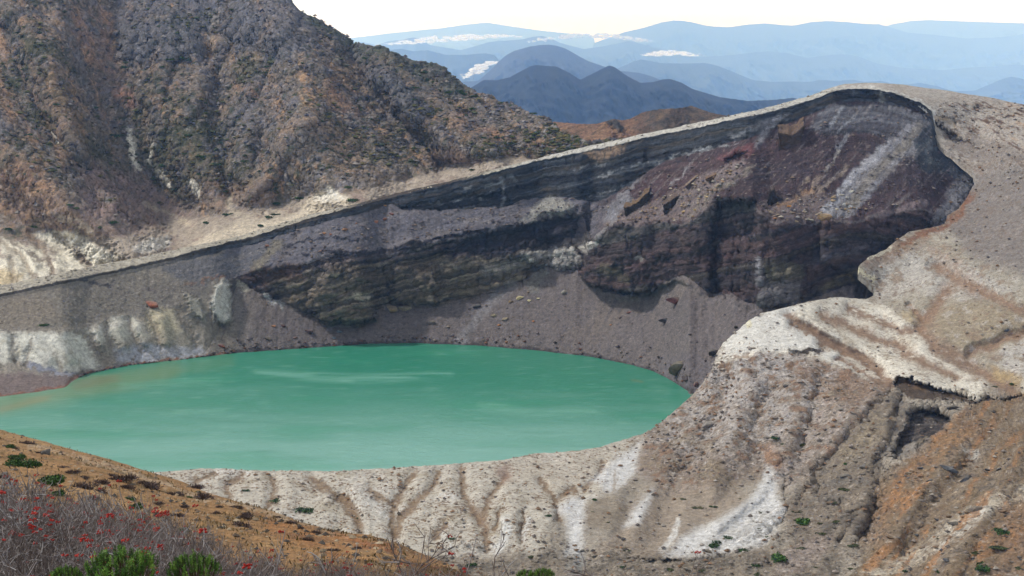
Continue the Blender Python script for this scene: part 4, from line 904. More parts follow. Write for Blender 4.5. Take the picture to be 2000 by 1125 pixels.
MT.push((.25 + .75 * edge) * tp * (1.2 * nR + .5 * nQ * (1 + 1.5 * cragm)))
MT.push((.25 + .75 * edge) * (tp * (3.5 * n0 + 3.0 * n1) + n2 * (.3 + 1.7 * tp + 1.6 * cragm) + n3 * (.2 + .6 * tp + .6 * cragm) + 2.2 * cragm * col_n) * .7)
cA = fbm(MT.P, 45, 4, 520); cB = fbm(MT.P, 11, 4, 521, .6); cC = fbm(MT.P, 4, 3, 522, .6); cD = fbm(MT.P, 9, 4, 523, .6); cE = fbm(MT.P, 5, 3, 524)
fall = fbm(np.stack([(PX - (PY - 200) * .25) / 26., PY / 150., 0 * PX], -1), 1, 4, 525)
one = np.ones_like(PX)
cF = fbm(MT.P, 2.2, 3, 526, .65); diag = fbm(np.stack([(PX * .8 - PY * .6) / 16., (PY * .8 + PX * .6) / 70., 0 * PX], -1), 1, 4, 527, .6)
dg = np.where(PX > 590 - .2 * (PY - 200), diag, fall)
MT.mix(one, '6e6256'); MT.mix(sstep(.0, .2, cB + .4 * dg + .3 * cF), '826b55'); MT.mix(sstep(.12, .28, .8 * dg + .5 * cC + .3 * cB + .2 * cF), '9c7852')
MT.mix(sstep(.08, .22, cD + .6 * cF) * .9, '66636a'); MT.mix(sstep(.10, .24, cA + .6 * cE + .6 * cF) * .9, '46472f'); MT.mix(sstep(.22, .34, cF + .4 * cC) * .75, '948d88'); MT.mix(sstep(.2, .34, -cF + .3 * cE) * .75, '3f3833'); MT.mix(sstep(.26, .36, cE + .3 * cB + .4 * cF) * .9, '34402a')
QX, QY = MT.QX, MT.QY
z = lambda a, b, n: sstep(a, b, n)
MT.poly([(-160, 290), (0, 290), (60, 330), (160, 420), (262, 485), (170, 480), (60, 440), (-160, 400)], '9a7657', .6, 16, z(-.4, .1, cB)); MT.poly([(0, 320), (70, 335), (90, 370), (20, 360)], '6b4a3a', .7, 8, z(-.2, .2, cC))
MT.poly([(-160, 40), (60, 40), (150, 240), (220, 420), (120, 360), (0, 240), (-160, 200)], '9a7555', .5, 20, z(-.2, .3, fall + .3 * cB)); MT.poly([(100, 20), (210, 20), (250, 190), (190, 160)], '94705a', .5, 18, z(-.3, .2, cB))
MT.poly([(140, 210), (240, 280), (330, 240), (480, 330), (500, 385), (330, 400), (250, 360), (170, 320)], '4d4f3c', .75, 22, z(-.25, .25, cB + .4 * cC)); MT.poly([(20, 90), (120, 200), (230, 330), (160, 330), (60, 220)], '4c4c3b', .6, 16, z(-.2, .25, cB))
MT.poly([(410, 180), (560, 160), (590, 250), (500, 330), (420, 300)], '6c6a72', .5, 25, z(-.2, .2, cC)); MT.poly([(620, 150), (690, 180), (700, 240), (650, 230)], '9a6c48', .6, 14, z(-.2, .3, cB))
MT.poly([(215, -40), (560, -40), (620, 60), (600, 115), (480, 95), (390, 60), (235, 60)], '605f67', .75, 16, z(-.35, .1, cB)); MT.mix(cragm * .8, '5b5a5f'); MT.mix(cragm * z(.05, .4, col_n), '46464b'); MT.mix(cragm * z(.1, .4, -col_n) * .6, '7b7a82')
MT.poly([(560, 0), (690, 75), (760, 103), (860, 131), (925, 180), (880, 200), (800, 160), (700, 110), (600, 60)], '474d38', .8, 8, z(-.35, .05, cC)); MT.poly([(940, 230), (1060, 260), (1110, 300), (1000, 300)], '5c5648', .5, 12, z(-.1, .3, cC))
MT.line([(575, 245), (600, 235), (640, 260), (690, 300)], 26, '93795f', .6, 1, z(-.4, .2, cB)); MT.line([(640, 280), (720, 340), (800, 360)], 40, '8a7866', .5, 1, z(-.3, .2, cB)); MT.line([(900, 240), (1010, 290), (1080, 300)], 30, '9c6f52', .6, 1, z(-.3, .2, cB)); MT.line([(860, 300), (960, 330)], 24, '9c6f52', .5, 1, z(-.3, .2, cB))
MT.line([(225, 170), (255, 200)], 18, 'a4715a', .7, .9, z(-.3, .1, cC)); MT.line([(470, 175), (505, 190)], 16, 'b0793f', .6, .9, z(-.2, .2, cC)); MT.line([(640, 165), (665, 200)], 16, 'b0793f', .6, .9, z(-.3, .1, cC))
MT.line([(215, 60), (235, 130), (215, 240)], 9, '96816e', .7, 1, z(-.4, .1, cC)); MT.line([(425, 30), (420, 100)], 8, '9c8d7c', .7, 1, z(-.4, .1, cC))
# scree and clay at the foot
MT.poly([(150, 330), (260, 340), (400, 430), (420, 445), (330, 475), (235, 470), (150, 430)], '86706a', .8, 18, z(-.5, .1, cB)); MT.poly([(400, 355), (520, 360), (520, 400), (400, 410)], '8d6a52', .6, 14, z(-.3, .2, cC))
flo = 1 - sstep(.75, 1.12, SG + .12 * cB)
MT.mix(flo, '9d8f7e'); MT.mix(flo * z(0, .4, cB), '8a7669')
for p in ([(-160, 505), (20, 500), (55, 500), (70, 525), (60, 545), (0, 560), (-160, 570)], [(53, 500), (70, 496), (98, 530), (90, 542), (72, 543), (58, 522)], [(96, 528), (112, 490), (135, 484), (172, 520), (150, 532), (106, 532)], [(164, 484), (214, 497), (238, 512), (200, 522), (178, 520)],
          [(60, 460), (150, 450), (240, 500), (200, 505), (110, 485)], [(0, 465), (60, 480), (110, 500), (40, 500), (0, 490)]):
    MT.poly(p, 'd0c9b4', .9, 6, z(-.9, -.3, cC))
MT.poly([(-160, 520), (10, 525), (50, 535), (20, 558), (-160, 575)], 'b59c66', .7, 8); MT.poly([(195, 515), (240, 508), (238, 520), (180, 522)], 'b59c66', .6, 6)
MT.poly([(262, 486), (290, 465), (322, 460), (336, 470), (312, 488), (275, 493)], 'c2bdb2', .95, 5)
MT.poly([(355, 490), (420, 448), (500, 432), (580, 420), (602, 385), (640, 368), (686, 384), (695, 402), (600, 425), (498, 460)], 'bdaf97', .9, 7, z(-.8, -.1, cC)); MT.poly([(610, 385), (640, 370), (680, 385), (660, 392), (620, 395)], 'cfc8b8', .9, 5)
MT.line([(445, 395), (470, 430), (540, 415)], 16, 'b5a78f', .7, .8, z(-.4, .1, cC)); MT.line([(370, 440), (330, 420), (280, 405)], 9, 'b8a98f', .7, .8, z(-.4, .1, cC)); MT.line([(120, 420), (180, 450)], 10, 'b8a98f', .6, .8, z(-.4, .1, cC))
for a, w in (([(258, 262), (268, 332)], 12), ([(302, 285), (296, 322)], 8), ([(322, 338), (340, 366)], 10), ([(385, 355), (395, 385)], 8), ([(100, 268), (125, 292)], 5)):
    MT.line(a, w, 'cfc9b8', 1, .8, z(-.8, -.2, cC))
for p in CG:
    MT.line(p, 8, '86735c', .65, 1, z(-.7, -.1, cC))
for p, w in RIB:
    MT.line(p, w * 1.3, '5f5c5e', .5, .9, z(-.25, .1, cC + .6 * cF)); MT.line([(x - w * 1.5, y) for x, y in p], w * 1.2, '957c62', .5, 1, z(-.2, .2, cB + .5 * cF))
MT.line([(20, 470), (80, 510)], 5, '6b5b4c', .7); MT.line([(85, 470), (100, 530)], 6, '6b5b4c', .7); MT.line([(150, 480), (178, 520)], 5, '6b5b4c', .7)
MT.spk[:] = .5 * tp; MT.stn[:] = .3 + .4 * tp
MT.mix(tp * sstep(.3, .45, cF) * .3, '8f8b8b'); MT.mix(tp * sstep(.3, .45, -cF) * .25, '3c3835')
bk = []
for dy, dz in ((25, 3), (90, 45), (220, 170), (420, 330)):
    e = MT.P[0].copy(); e[:, 1] += dy; e[:, 2] -= dz; bk.append(e)
M_MT = terrain_mat('mountain_ground', 4.5, 1.3, .45, .9, 1.3, 3.0, (.032, .04, .022), stretch=(1, 1, .8), thr=(.56, .62), stone=2.2)
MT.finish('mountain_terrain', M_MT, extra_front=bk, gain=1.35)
on = (MT.PX > -20) * (MT.PY > -15) * 1.0
scatter_stuff('scree', MT, 3000, on * tp * sstep(-.2, .3, cD + .3 * cB), .3, 1.9, ['66646a', '54525a', '7c7876', '645a52', '8a837c', '464446'], M_SCREE, 5, .7, 3)
scatter_stuff('scrub', MT, 2300, on * tp * sstep(-.1, .3, cA + .5 * cE), .5, 2.2, ['4a4e30', '565638', '3a4428', '605a38', '64563f'], M_TUFT, 6, .5, 2.2)

# ================================================================== saddle hill behind the rim
px = np.arange(1020, 1560, 2.0)
ytop = stab([(1020, 232), (1050, 234), (1076, 237), (1130, 242), (1165, 242), (1186, 236), (1194, 233), (1205, 233), (1214, 236), (1235, 230), (1254, 219), (1290, 213), (1330, 211), (1345, 208), (1352, 207), (1362, 211), (1389, 220), (1424, 227), (1480, 240), (1560, 262)], px, 2) + 1.6 * fbm(np.stack([px / 9, 0 * px, 0 * px + 3], -1), 1, 3, 551, .6)
ybt = np.maximum(tab(T_YR, px) + 25, ytop + 6)
PX, PY, DD, SG = profile_layer(px, [ybt, ytop], [80], np.full(len(px), 1180.0) , [np.full(len(px), .34)])
SD = Layer(PX, PY, DD); SD.dline([(1200, 232), (1215, 270)], 16, -14, 1); SD.dline([(1300, 210), (1290, 260)], 60, -25, 1); SD.build3d(); SD.sat = .75
n1 = fbm(SD.P, 25, 4, 552); n2 = fbm(SD.P, 7, 4, 553, .6); edge = np.minimum(np.arange(SD.ny) / 6., 1)[:, None]
SD.push((.2 + .8 * edge) * (2.5 * n1 + 1.5 * n2))
SD.mix(np.ones_like(PX), '8f6747'); SD.mix(sstep(-.1, .4, n2 + n1) , '9a7350')
dk = sstep(1225, 1275, PX + 20 * n2); SD.mix(dk * .85, '5f5144'); SD.mix(dk * sstep(0, .3, n2), '4a4339'); SD.mix(dk * sstep(.1, .4, -n2), '7c6348')
SD.mix(m_line(SD.QX, SD.QY, [(1195, 235), (1215, 250)], 13, .8), '55504a'); SD.mix(sstep(.25, .5, n2) * .5, '574a3c')
bk = []
for dy, dz in ((40, 5), (150, 70), (400, 260)):
    e = SD.P[0].copy(); e[:, 1] += dy; e[:, 2] -= dz; bk.append(e)
ft = []
for dy, dz in ((-60, 25), (-160, 80)):
    e = SD.P[-1].copy(); e[:, 1] += dy; e[:, 2] -= dz; ft.append(e)
SD.spk[:] = .4; SD.stn[:] = .8
SD.finish('saddle_hill_terrain', M_MT, extra_front=bk, extra_back=ft)

# ================================================================== blue ranges in the haze
M_FAR = terrain_mat('far_forest', 40, 14, .25, .0, 1, 60, (.03, .04, .03))
def far_range(name, D, line, base, seed, hexc, slope=.42, amp=.10, dx=2.2, n=46, ext=0):
    x0, x1 = line[0][0], line[-1][0]
    px = np.arange(x0, x1 + .1, dx)
    yt = stab(line, px, 2) + D / 6500. * .0 + .8 * fbm(np.stack([px / 8, 0 * px, 0 * px + 3], -1), 1, 3, seed, .6)
    yb = np.maximum(np.full(len(px), float(base)), yt + 6)
    a, kt = kx(px, yt); kb = kx(px, yb)[1]
    zt = CAMZ + kt * D
    Db = (zt - CAMZ - slope * D) / (kb - slope)
    rows = []
    for i in range(n + 1):
        f = i / n
        d = D + (Db - D) * f
        zz = zt + (CAMZ + kb * Db - zt) * f
        rows.append(np.stack([a * d, d, zz], -1))
    P = np.array(rows)
    f = np.linspace(0, 1, n + 1)[:, None]
    hgt = (zt - (CAMZ + kb * Db))[None]
    sc = D * .035
    r1 = fbm(np.stack([(P[..., 0] + .35 * P[..., 1]) / (sc * .7), P[..., 1] / (sc * 3), 0 * P[..., 0]], -1), 1, 5, seed + 1, .6, True)
    r2 = fbm(P, sc * .3, 4, seed + 2)
    P[..., 1] -= np.minimum(f * 5, 1) * sc * (r1 * 1.1 + r2 * .3)
    P[..., 2] += np.minimum(f * 5, 1) * sc * .08 * r2
    c = np.zeros(P.shape) + lin(hexc)
    c += (lin(hexc) * 1.5 - c) * sstep(0, .5, r2)[..., None]
    for dy, dz in ((.03 * D, .008 * D), (.12 * D, .06 * D)):
        e = P[0].copy(); e[:, 1] += dy; e[:, 2] -= dz; P = np.concatenate([e[None], P], 0); c = np.concatenate([c[:1], c], 0)
    e = P[-1].copy(); e[:, 1] -= .02 * D; e[:, 2] = np.minimum(e[:, 2], -300) - 440; P = np.concatenate([P, e[None]], 0); c = np.concatenate([c, c[-1:]], 0)
    o = add_obj(name, raw_mesh(name, P, grid_faces(*P.shape[:2]), M_FAR, c)); o['kind'] = 'structure'
    return o
FOR = '3a4038'
far_range('hills', 5000, [(760, 205), (850, 190), (905, 175), (917, 173), (945, 156), (970, 157), (995, 151), (1034, 130), (1045, 127), (1087, 130), (1112, 142), (1133, 156), (1165, 140), (1178, 133), (1190, 128), (1198, 130), (1205, 134), (1226, 149), (1251, 162), (1276, 160), (1295, 155), (1308, 154), (1330, 161), (1353, 174), (1407, 190), (1460, 197), (1513, 195), (1549, 191), (1563, 194), (1620, 206), (1700, 230)], 260, 601, '1c2026')
far_range('hills', 9500, [(780, 190), (860, 178), (900, 160), (934, 158), (955, 140), (970, 124), (988, 108), (1005, 99), (1034, 91), (1055, 88), (1073, 87), (1090, 90), (1105, 95), (1126, 107), (1148, 119), (1183, 131), (1207, 139), (1219, 139), (1247, 142), (1270, 148), (1290, 156), (1340, 172), (1400, 190)], 240, 611, '34363e')
far_range('hills', 15000, [(680, 150), (700, 104), (730, 106), (760, 98), (782, 95), (806, 100), (835, 98), (870, 107), (913, 107), (930, 105), (949, 104), (966, 108), (976, 119), (1000, 132), (1060, 160)], 240, 621, FOR)
far_range('hills', 15000, [(1150, 150), (1190, 140), (1215, 130), (1235, 121), (1251, 116), (1270, 119), (1290, 123), (1330, 124), (1378, 123), (1400, 128), (1424, 137), (1467, 155), (1478, 157), (1510, 160), (1549, 159), (1580, 160), (1602, 156), (1635, 158), (1663, 155), (1690, 160), (1720, 158), (1760, 166), (1798, 162), (1830, 168), (1860, 178), (1904, 177), (1930, 166), (1958, 154), (1975, 150), (1990, 152), (2020, 160), (2150, 190)], 240, 631, FOR)
far_range('hills', 23000, [(650, 110), (680, 88), (707, 82), (735, 88), (760, 80), (785, 78), (806, 73), (821, 76), (840, 88), (900, 98), (935, 88), (956, 82), (975, 80), (991, 79), (1020, 77), (1040, 72), (1059, 70), (1075, 75), (1095, 84), (1140, 96), (1180, 90), (1230, 80), (1290, 96), (1360, 112), (1435, 107), (1465, 103), (1499, 100), (1540, 104), (1577, 113), (1600, 110), (1620, 107), (1655, 106), (1680, 111), (1709, 123), (1760, 132), (1840, 137), (1904, 131), (1940, 130), (1975, 126), (2060, 130), (2150, 140)], 230, 641, FOR)
far_range('hills', 31000, [(1160, 84), (1219, 63), (1254, 55), (1275, 49), (1290, 44), (1315, 40), (1330, 40), (1350, 43), (1370, 48), (1389, 51.5), (1424, 53), (1460, 48), (1495, 45.5), (1530, 49), (1549, 50), (1570, 46), (1584, 43), (1620, 41), (1655, 43), (1691, 47), (1716, 47), (1745, 55), (1773, 64), (1815, 67), (1850, 71), (1887, 75), (1930, 74), (1958, 72), (1980, 70), (2000, 66), (2050, 58), (2150, 62)], 220, 651, FOR, .3)
far_range('hills', 40000, [(640, 80), (753, 66), (810, 60), (863, 55), (910, 48), (952, 44), (988, 50), (1059, 60), (1160, 70)], 200, 661, FOR, .3)
far_range('hills', 40000, [(1680, 66), (1744, 47), (1780, 41), (1815, 39), (1860, 41), (1950, 44), (2020, 46), (2150, 60)], 200, 662, FOR, .3)
# lowland under the haze, out to the horizon
gp = bpy.data.materials.new('lowland'); gp.use_nodes = True
gp.node_tree.nodes['Principled BSDF'].inputs['Base Color'].default_value = (.05, .06, .045, 1); gp.node_tree.nodes['Principled BSDF'].inputs['Roughness'].default_value = 1
ground = add_obj('ground', raw_mesh('ground', [(-40000, -1500, -760), (40000, -1500, -760), (40000, 51500, -760), (-40000, 51500, -760)], [(0, 1, 2, 3)], gp)); ground['kind'] = 'structure'
fm = bpy.data.materials.new('fog_bounce_sheet'); fm.use_nodes = True  # pale fog sheet added to bounce light up into the haze
fm.node_tree.nodes['Principled BSDF'].inputs['Base Color'].default_value = (.85, .86, .87, 1); fm.node_tree.nodes['Principled BSDF'].inputs['Roughness'].default_value = 1
fx, fy = np.meshgrid(np.linspace(-39000, 39000, 240), np.linspace(2600, 51000, 160))
FP = np.stack([fx, fy, -690 + 40 * fbm(np.stack([fx / 1500, fy / 1500, 0 * fx], -1), 1, 4, 801)], -1)
bounce_sheet = add_obj('fog_bounce_sheet', raw_mesh('fog_bounce_sheet', FP, grid_faces(*fx.shape)[:, ::-1], fm)); bounce_sheet['kind'] = 'stuff'
# the air
hz = bpy.data.materials.new('haze'); hz.use_nodes = True
hn = hz.node_tree; hn.nodes.clear()
ho = hn.nodes.new('ShaderNodeOutputMaterial'); hv = hn.nodes.new('ShaderNodeVolumePrincipled')
hv.inputs['Color'].default_value = (.30, .53, 1.0, 1); hv.inputs['Absorption Color'].default_value = (1, 1, 1, 1); hv.inputs['Density'].default_value = 8.2e-5; hv.inputs['Anisotropy'].default_value = .72
hn.links.new(hv.outputs[0], ho.inputs['Volume'])
HB = [(x, y, zz) for x in (-41000, 41000) for y in (-2000, 52000) for zz in (-761, 480)]
haze = add_obj('haze', raw_mesh('haze', HB, [(0, 1, 3, 2), (4, 6, 7, 5), (0, 4, 5, 1), (2, 3, 7, 6), (0, 2, 6, 4), (1, 5, 7, 3)], hz, smooth=False)); haze['kind'] = 'stuff'

CM = bpy.data.materials.new('cloud'); CM.use_nodes = True
cb = CM.node_tree.nodes['Principled BSDF']; cb.inputs['Base Color'].default_value = (.95, .95, .95, 1); cb.inputs['Roughness'].default_value = 1; cb.inputs['Specular IOR Level'].default_value = 0
tl = CM.node_tree.nodes.new('ShaderNodeBsdfTranslucent'); tl.inputs[0].default_value = (.95, .95, .95, 1); mxc = CM.node_tree.nodes.new('ShaderNodeMixShader'); mxc.inputs[0].default_value = .5
CM.node_tree.links.new(cb.outputs[0], mxc.inputs[1]); CM.node_tree.links.new(tl.outputs[0], mxc.inputs[2]); cn = CM.node_tree.nodes.new('ShaderNodeTexNoise'); cn.inputs['Scale'].default_value = 1 / 70.; cn.inputs['Detail'].default_value = 5; cn.inputs['Roughness'].default_value = .7
ctc = CM.node_tree.nodes.new('ShaderNodeTexCoord'); cmr = CM.node_tree.nodes.new('ShaderNodeMapRange'); cmr.inputs['From Min'].default_value = .40; cmr.inputs['From Max'].default_value = .62
ctr = CM.node_tree.nodes.new('ShaderNodeBsdfTransparent'); mx2 = CM.node_tree.nodes.new('ShaderNodeMixShader')
for a_, b_ in ((ctc.outputs['Object'], cn.inputs['Vector']), (cn.outputs[0], cmr.inputs['Value']), (cmr.outputs[0], mx2.inputs[0]), (ctr.outputs[0], mx2.inputs[1]), (mxc.outputs[0], mx2.inputs[2]), (mx2.outputs[0], CM.node_tree.nodes['Material Output'].inputs['Surface'])):
    CM.node_tree.links.new(a_, b_)
def low_cloud(D, spine, seed, n=130):
    """a bank of small flattened puffs strung along a line (x, y, half height in pixels)"""
    rs = np.random.RandomState(seed); bm = bmesh.new(); bmesh.ops.create_icosphere(bm, subdivisions=3, radius=1)
    v0 = np.array([q.co[:] for q in bm.verts]); f0 = np.array([[q.index for q in f.verts] for f in bm.faces]); bm.free()
    sp = np.array(spine, float); tt_ = np.linspace(0, 1, len(sp)); V, Fc = [], []
    for i in range(n):
        t = rs.rand(); x, y, h = [np.interp(t, tt_, sp[:, j]) for j in range(3)]
        c = unproj(x + rs.normal() * 3, y + rs.uniform(-.6, .6) * h, D * (1 + rs.uniform(-.01, .01))); r = h * rs.uniform(.15, .42) * D / F_PX
        P = v0 * np.array([r * rs.uniform(1.8, 4.5), r * 2, r]) * (1 + .5 * fbm(v0 + i, .8, 3, seed + i))[:, None] + c
        Fc.append(f0 + len(v0) * i); V.append(P)
    o = add_obj('low_cloud', raw_mesh('low_cloud', np.concatenate(V), np.concatenate(Fc), CM)); o['kind'] = 'stuff'
import bmesh
low_cloud(17500, [(735, 88, 2), (800, 82, 6), (860, 76, 8), (930, 72, 7), (985, 70, 4), (1020, 72, 2)], 5)
low_cloud(22000, [(1030, 82, 2), (1085, 74, 7), (1140, 69, 6), (1200, 71, 6), (1240, 77, 5), (1272, 80, 2)], 6)
low_cloud(17500, [(1255, 108, 2), (1285, 104, 6), (1325, 104, 7), (1370, 108, 2)], 7, 90)
low_cloud(11500, [(905, 152, 3), (922, 144, 7), (936, 132, 9), (955, 124, 5), (972, 121, 2)], 8, 110)

# ================================================================== near slope, lower left
T_N = [(-900, 640), (-200, 790), (-150, 802), (0, 839), (71, 858), (142, 878), (213, 896), (267, 913), (306, 926), (355, 940), (402, 961), (462, 979), (533, 999), (587, 1020), (640, 1033), (700, 1043), (721, 1044), (767, 1057), (821, 1078), (877, 1101), (920, 1125), (1100, 1168), (1400, 1215), (2200, 1275)]
NC = [(-900, 640, 230), (-900, 950, 90), (-900, 1125, 46), (-200, 790, 168), (0, 839, 150), (142, 878, 140), (306, 926, 125), (462, 979, 108), (640, 1033, 92), (767, 1057, 82), (920, 1125, 66), (1100, 1168, 46), (1400, 1215, 29), (2200, 1275, 20),
      (0, 1000, 66), (150, 1000, 74), (300, 1000, 86), (400, 1030, 78), (0, 920, 95), (150, 930, 100), (-200, 950, 78), (-200, 1125, 43), (0, 1125, 44), (300, 1125, 46), (500, 1125, 50), (640, 1125, 54), (767, 1125, 60), (560, 1060, 74), (680, 1080, 72)]
for x in (-900, -200, 300, 800, 1300, 2200):
    for y in ((1250, 1400, 1700, 2000) if x < 1300 else (1330, 1450, 1700, 2000)):
        NC.append((x, y, 1.6 / (-float(kx(x, y)[1]) - .26)))
fN = tps_fit(np.array(NC, float), 1e-4)
px = np.concatenate([np.arange(-900, -200, 6.0), np.arange(-200, 1000, 2.0), np.arange(1000, 2201, 12.0)])
tn = stab(T_N, px, 3) + 1.6 * fbm(np.stack([px / 16, 0 * px, 0 * px + 3], -1), 1, 4, 701, .6)
rows = np.concatenate([np.linspace(0, .45, 200) ** 1.0, np.linspace(.46, 1, 60)])
PX = np.tile(px, (len(rows), 1)); PY = tn[None] + (2000 - tn)[None] * rows[:, None] ** 1.15
NS_ = Layer(PX, PY, fN(PX, PY))
NS_.build3d(); NS_.sat = .84
edge = np.minimum(np.arange(NS_.ny) / 10., 1)[:, None]
n1 = fbm(NS_.P, 9, 3, 710); n2 = fbm(NS_.P, 2.2, 4, 711, .6); n3 = fbm(NS_.P, .6, 3, 712, .6)
NS_.push((.15 + .85 * edge) * (.55 * n1 + .26 * n2 + .07 * n3))
cA = fbm(NS_.P, 11, 4, 720); cB = fbm(NS_.P, 2.5, 4, 721, .6); cC = fbm(NS_.P, .8, 3, 722)
NS_.mix(np.ones_like(PX), '9a7344'); NS_.mix(sstep(-.1, .4, cA + .3 * cB), 'a8804c'); NS_.mix(sstep(.05, .45, cB + .3 * cC), '8a6a44'); NS_.mix(sstep(.1, .5, -cB + .2 * cA) * .7, 'b0895a')
NS_.line([(60, 868), (170, 905), (220, 919), (330, 953), (400, 977)], 10, 'b9a284', .8, .9, sstep(-.4, .1, cB)); NS_.line([(390, 962), (540, 1010), (680, 1058)], 8, 'b39d80', .8, .9, sstep(-.4, .1, cB))
NS_.poly([(0, 845), (150, 890), (110, 900), (0, 880)], 'a98a5c', .6, 8, sstep(-.2, .2, cB))
NS_.poly([(500, 1010), (640, 1045), (730, 1060), (700, 1110), (560, 1080)], 'a4662c', .7, 14, sstep(-.4, .2, cB)); NS_.poly([(740, 1052), (830, 1082), (930, 1128), (940, 1160), (820, 1140), (760, 1090)], '6e3a26', .85, 8, sstep(-.5, .1, cB))
NS_.poly([(640, 1040), (740, 1052), (800, 1080), (720, 1080)], '8f5733', .7, 8)
NS_.mix(sstep(1090, 1150, PY) , '4f4032')
NS_.spk[:] = .5 * (1 - sstep(1090, 1150, PY)); NS_.stn[:] = .6
NS_.mix(sstep(.25, .42, cC + .3 * cB) * .5, '6a5038'); NS_.mix(sstep(.25, .45, -cC) * .4, 'b5966a'); NS_.mix(sstep(.2, .5, n3) * .3, '77583a')
bk = []
for dy, dz in ((1.5, .6), (6, 4), (16, 14), (34, 40)):
    e = NS_.P[0].copy(); e[:, 1] += dy; e[:, 2] -= dz; bk.append(e)
NS_.mix(sstep(.12, .3, cB + .5 * cA) * .55, '6a5a38'); NS_.mix(sstep(.15, .32, -cA + .5 * cB + .2 * cC) * .5, 'b58f58'); NS_.mix(sstep(.2, .34, cA - .4 * cB + .3 * cC) * .5, '7a4f30')
M_NEAR = terrain_mat('near_ground', .9, .2, .4, .8, .15, .55, (.10, .068, .045), thr=(.54, .63), stone=.35)
NS_.finish('near_slope_terrain', M_NEAR, extra_front=bk)

nsm = (NS_.PX > -30) * (NS_.PX < 960) * (NS_.PY < 1125)
scatter_stuff('dry_grass', NS_, 4500, nsm * sstep(-.1, .3, cB + .3 * cA), .05, .17, ['7a6440', '8a7248', '6a5838', '947c50', '5c5634', '64523e'], M_TUFT, 7, 1, 1.8, 0, True)
scatter_stuff('gravel', NS_, 1500, nsm * 1.0, .04, .2, ['8a7c68', 'a4947c', '6a5e52', '4c4844'], M_SCREE, 8, .6, 3)
# ================================================================== materials for stones and plants
def vmat(name, rough=.85, sscale=.12, var=.3, bump=.4, bd=.05):
    return terrain_mat(name, sscale * 4, sscale, var, bump, bd, sscale * 3, (.1, .1, .1), rough)
def leaf_mat(name):
    m = bpy.data.materials.new(name); m.use_nodes = True
    t = m.node_tree; b = t.nodes['Principled BSDF']; a = t.nodes.new('ShaderNodeAttribute'); a.attribute_name = 'Col'
    t.links.new(a.outputs['Color'], b.inputs['Base Color']); b.inputs['Roughness'].default_value = .7; b.inputs['Specular IOR Level'].default_value = .25
    return m
M_ROCK = vmat('stone', .9, .25, .4, .6, .15); M_LEAF = leaf_mat('leaves'); M_BARK = leaf_mat('bark'); M_BERRY = leaf_mat('berries')
import bmesh
ROCKS = {}
def rock_mesh(kind, hexc, v):
    key = (kind, hexc, v)
    if key in ROCKS: return ROCKS[key]
    bm = bmesh.new(); bmesh.ops.create_icosphere(bm, subdivisions=4 if kind == 'big' else 3, radius=1)
    V = np.array([x.co[:] for x in bm.verts]); Fc = np.array([[q.index for q in f.verts] for f in bm.faces]); bm.free()
    rs = np.random.RandomState(100 + v * 7)
    for i in range(11):                                   # chip flat faces off a ball
        n = rs.normal(size=3); n /= np.linalg.norm(n); d = rs.uniform(.5, .82)
        h = V @ n; V = V - np.clip(h - d, 0, 9)[:, None] * n
    V *= (1 + .14 * fbm(V + v * 3.1, .7, 3, 800 + v)[:, None])
    V[:, 2] *= .8
    c = np.zeros((len(V), 3)) + lin(hexc); nn = fbm(V + v, .5, 3, 820 + v)
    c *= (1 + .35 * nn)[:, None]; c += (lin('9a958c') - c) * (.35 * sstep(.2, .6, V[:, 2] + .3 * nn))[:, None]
    me = raw_mesh('rock', V, Fc, M_ROCK, c, smooth=False)
    ROCKS[key] = me
    return me
RNG = random.Random(5)
def put_rock(layer, x, y, size, hexc, label, group=None, asp=1.0, name='boulder', kind='small', hz=.75):
    P, N = layer.at(x, y)
    D = P[1]; r = size * D / F_PX * .5
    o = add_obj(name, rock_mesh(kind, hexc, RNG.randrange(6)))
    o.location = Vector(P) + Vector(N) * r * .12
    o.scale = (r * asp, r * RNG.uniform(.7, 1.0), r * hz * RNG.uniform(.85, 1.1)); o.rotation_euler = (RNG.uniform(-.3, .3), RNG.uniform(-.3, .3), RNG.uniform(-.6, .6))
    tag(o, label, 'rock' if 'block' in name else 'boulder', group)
    return o
GY, TN, RD, DG, PL_, OR_, BR = '6a665f', '8a7a62', '4a2e2e', '3c3a40', 'b8b2a0', '9a6a44', '5c4a3c'
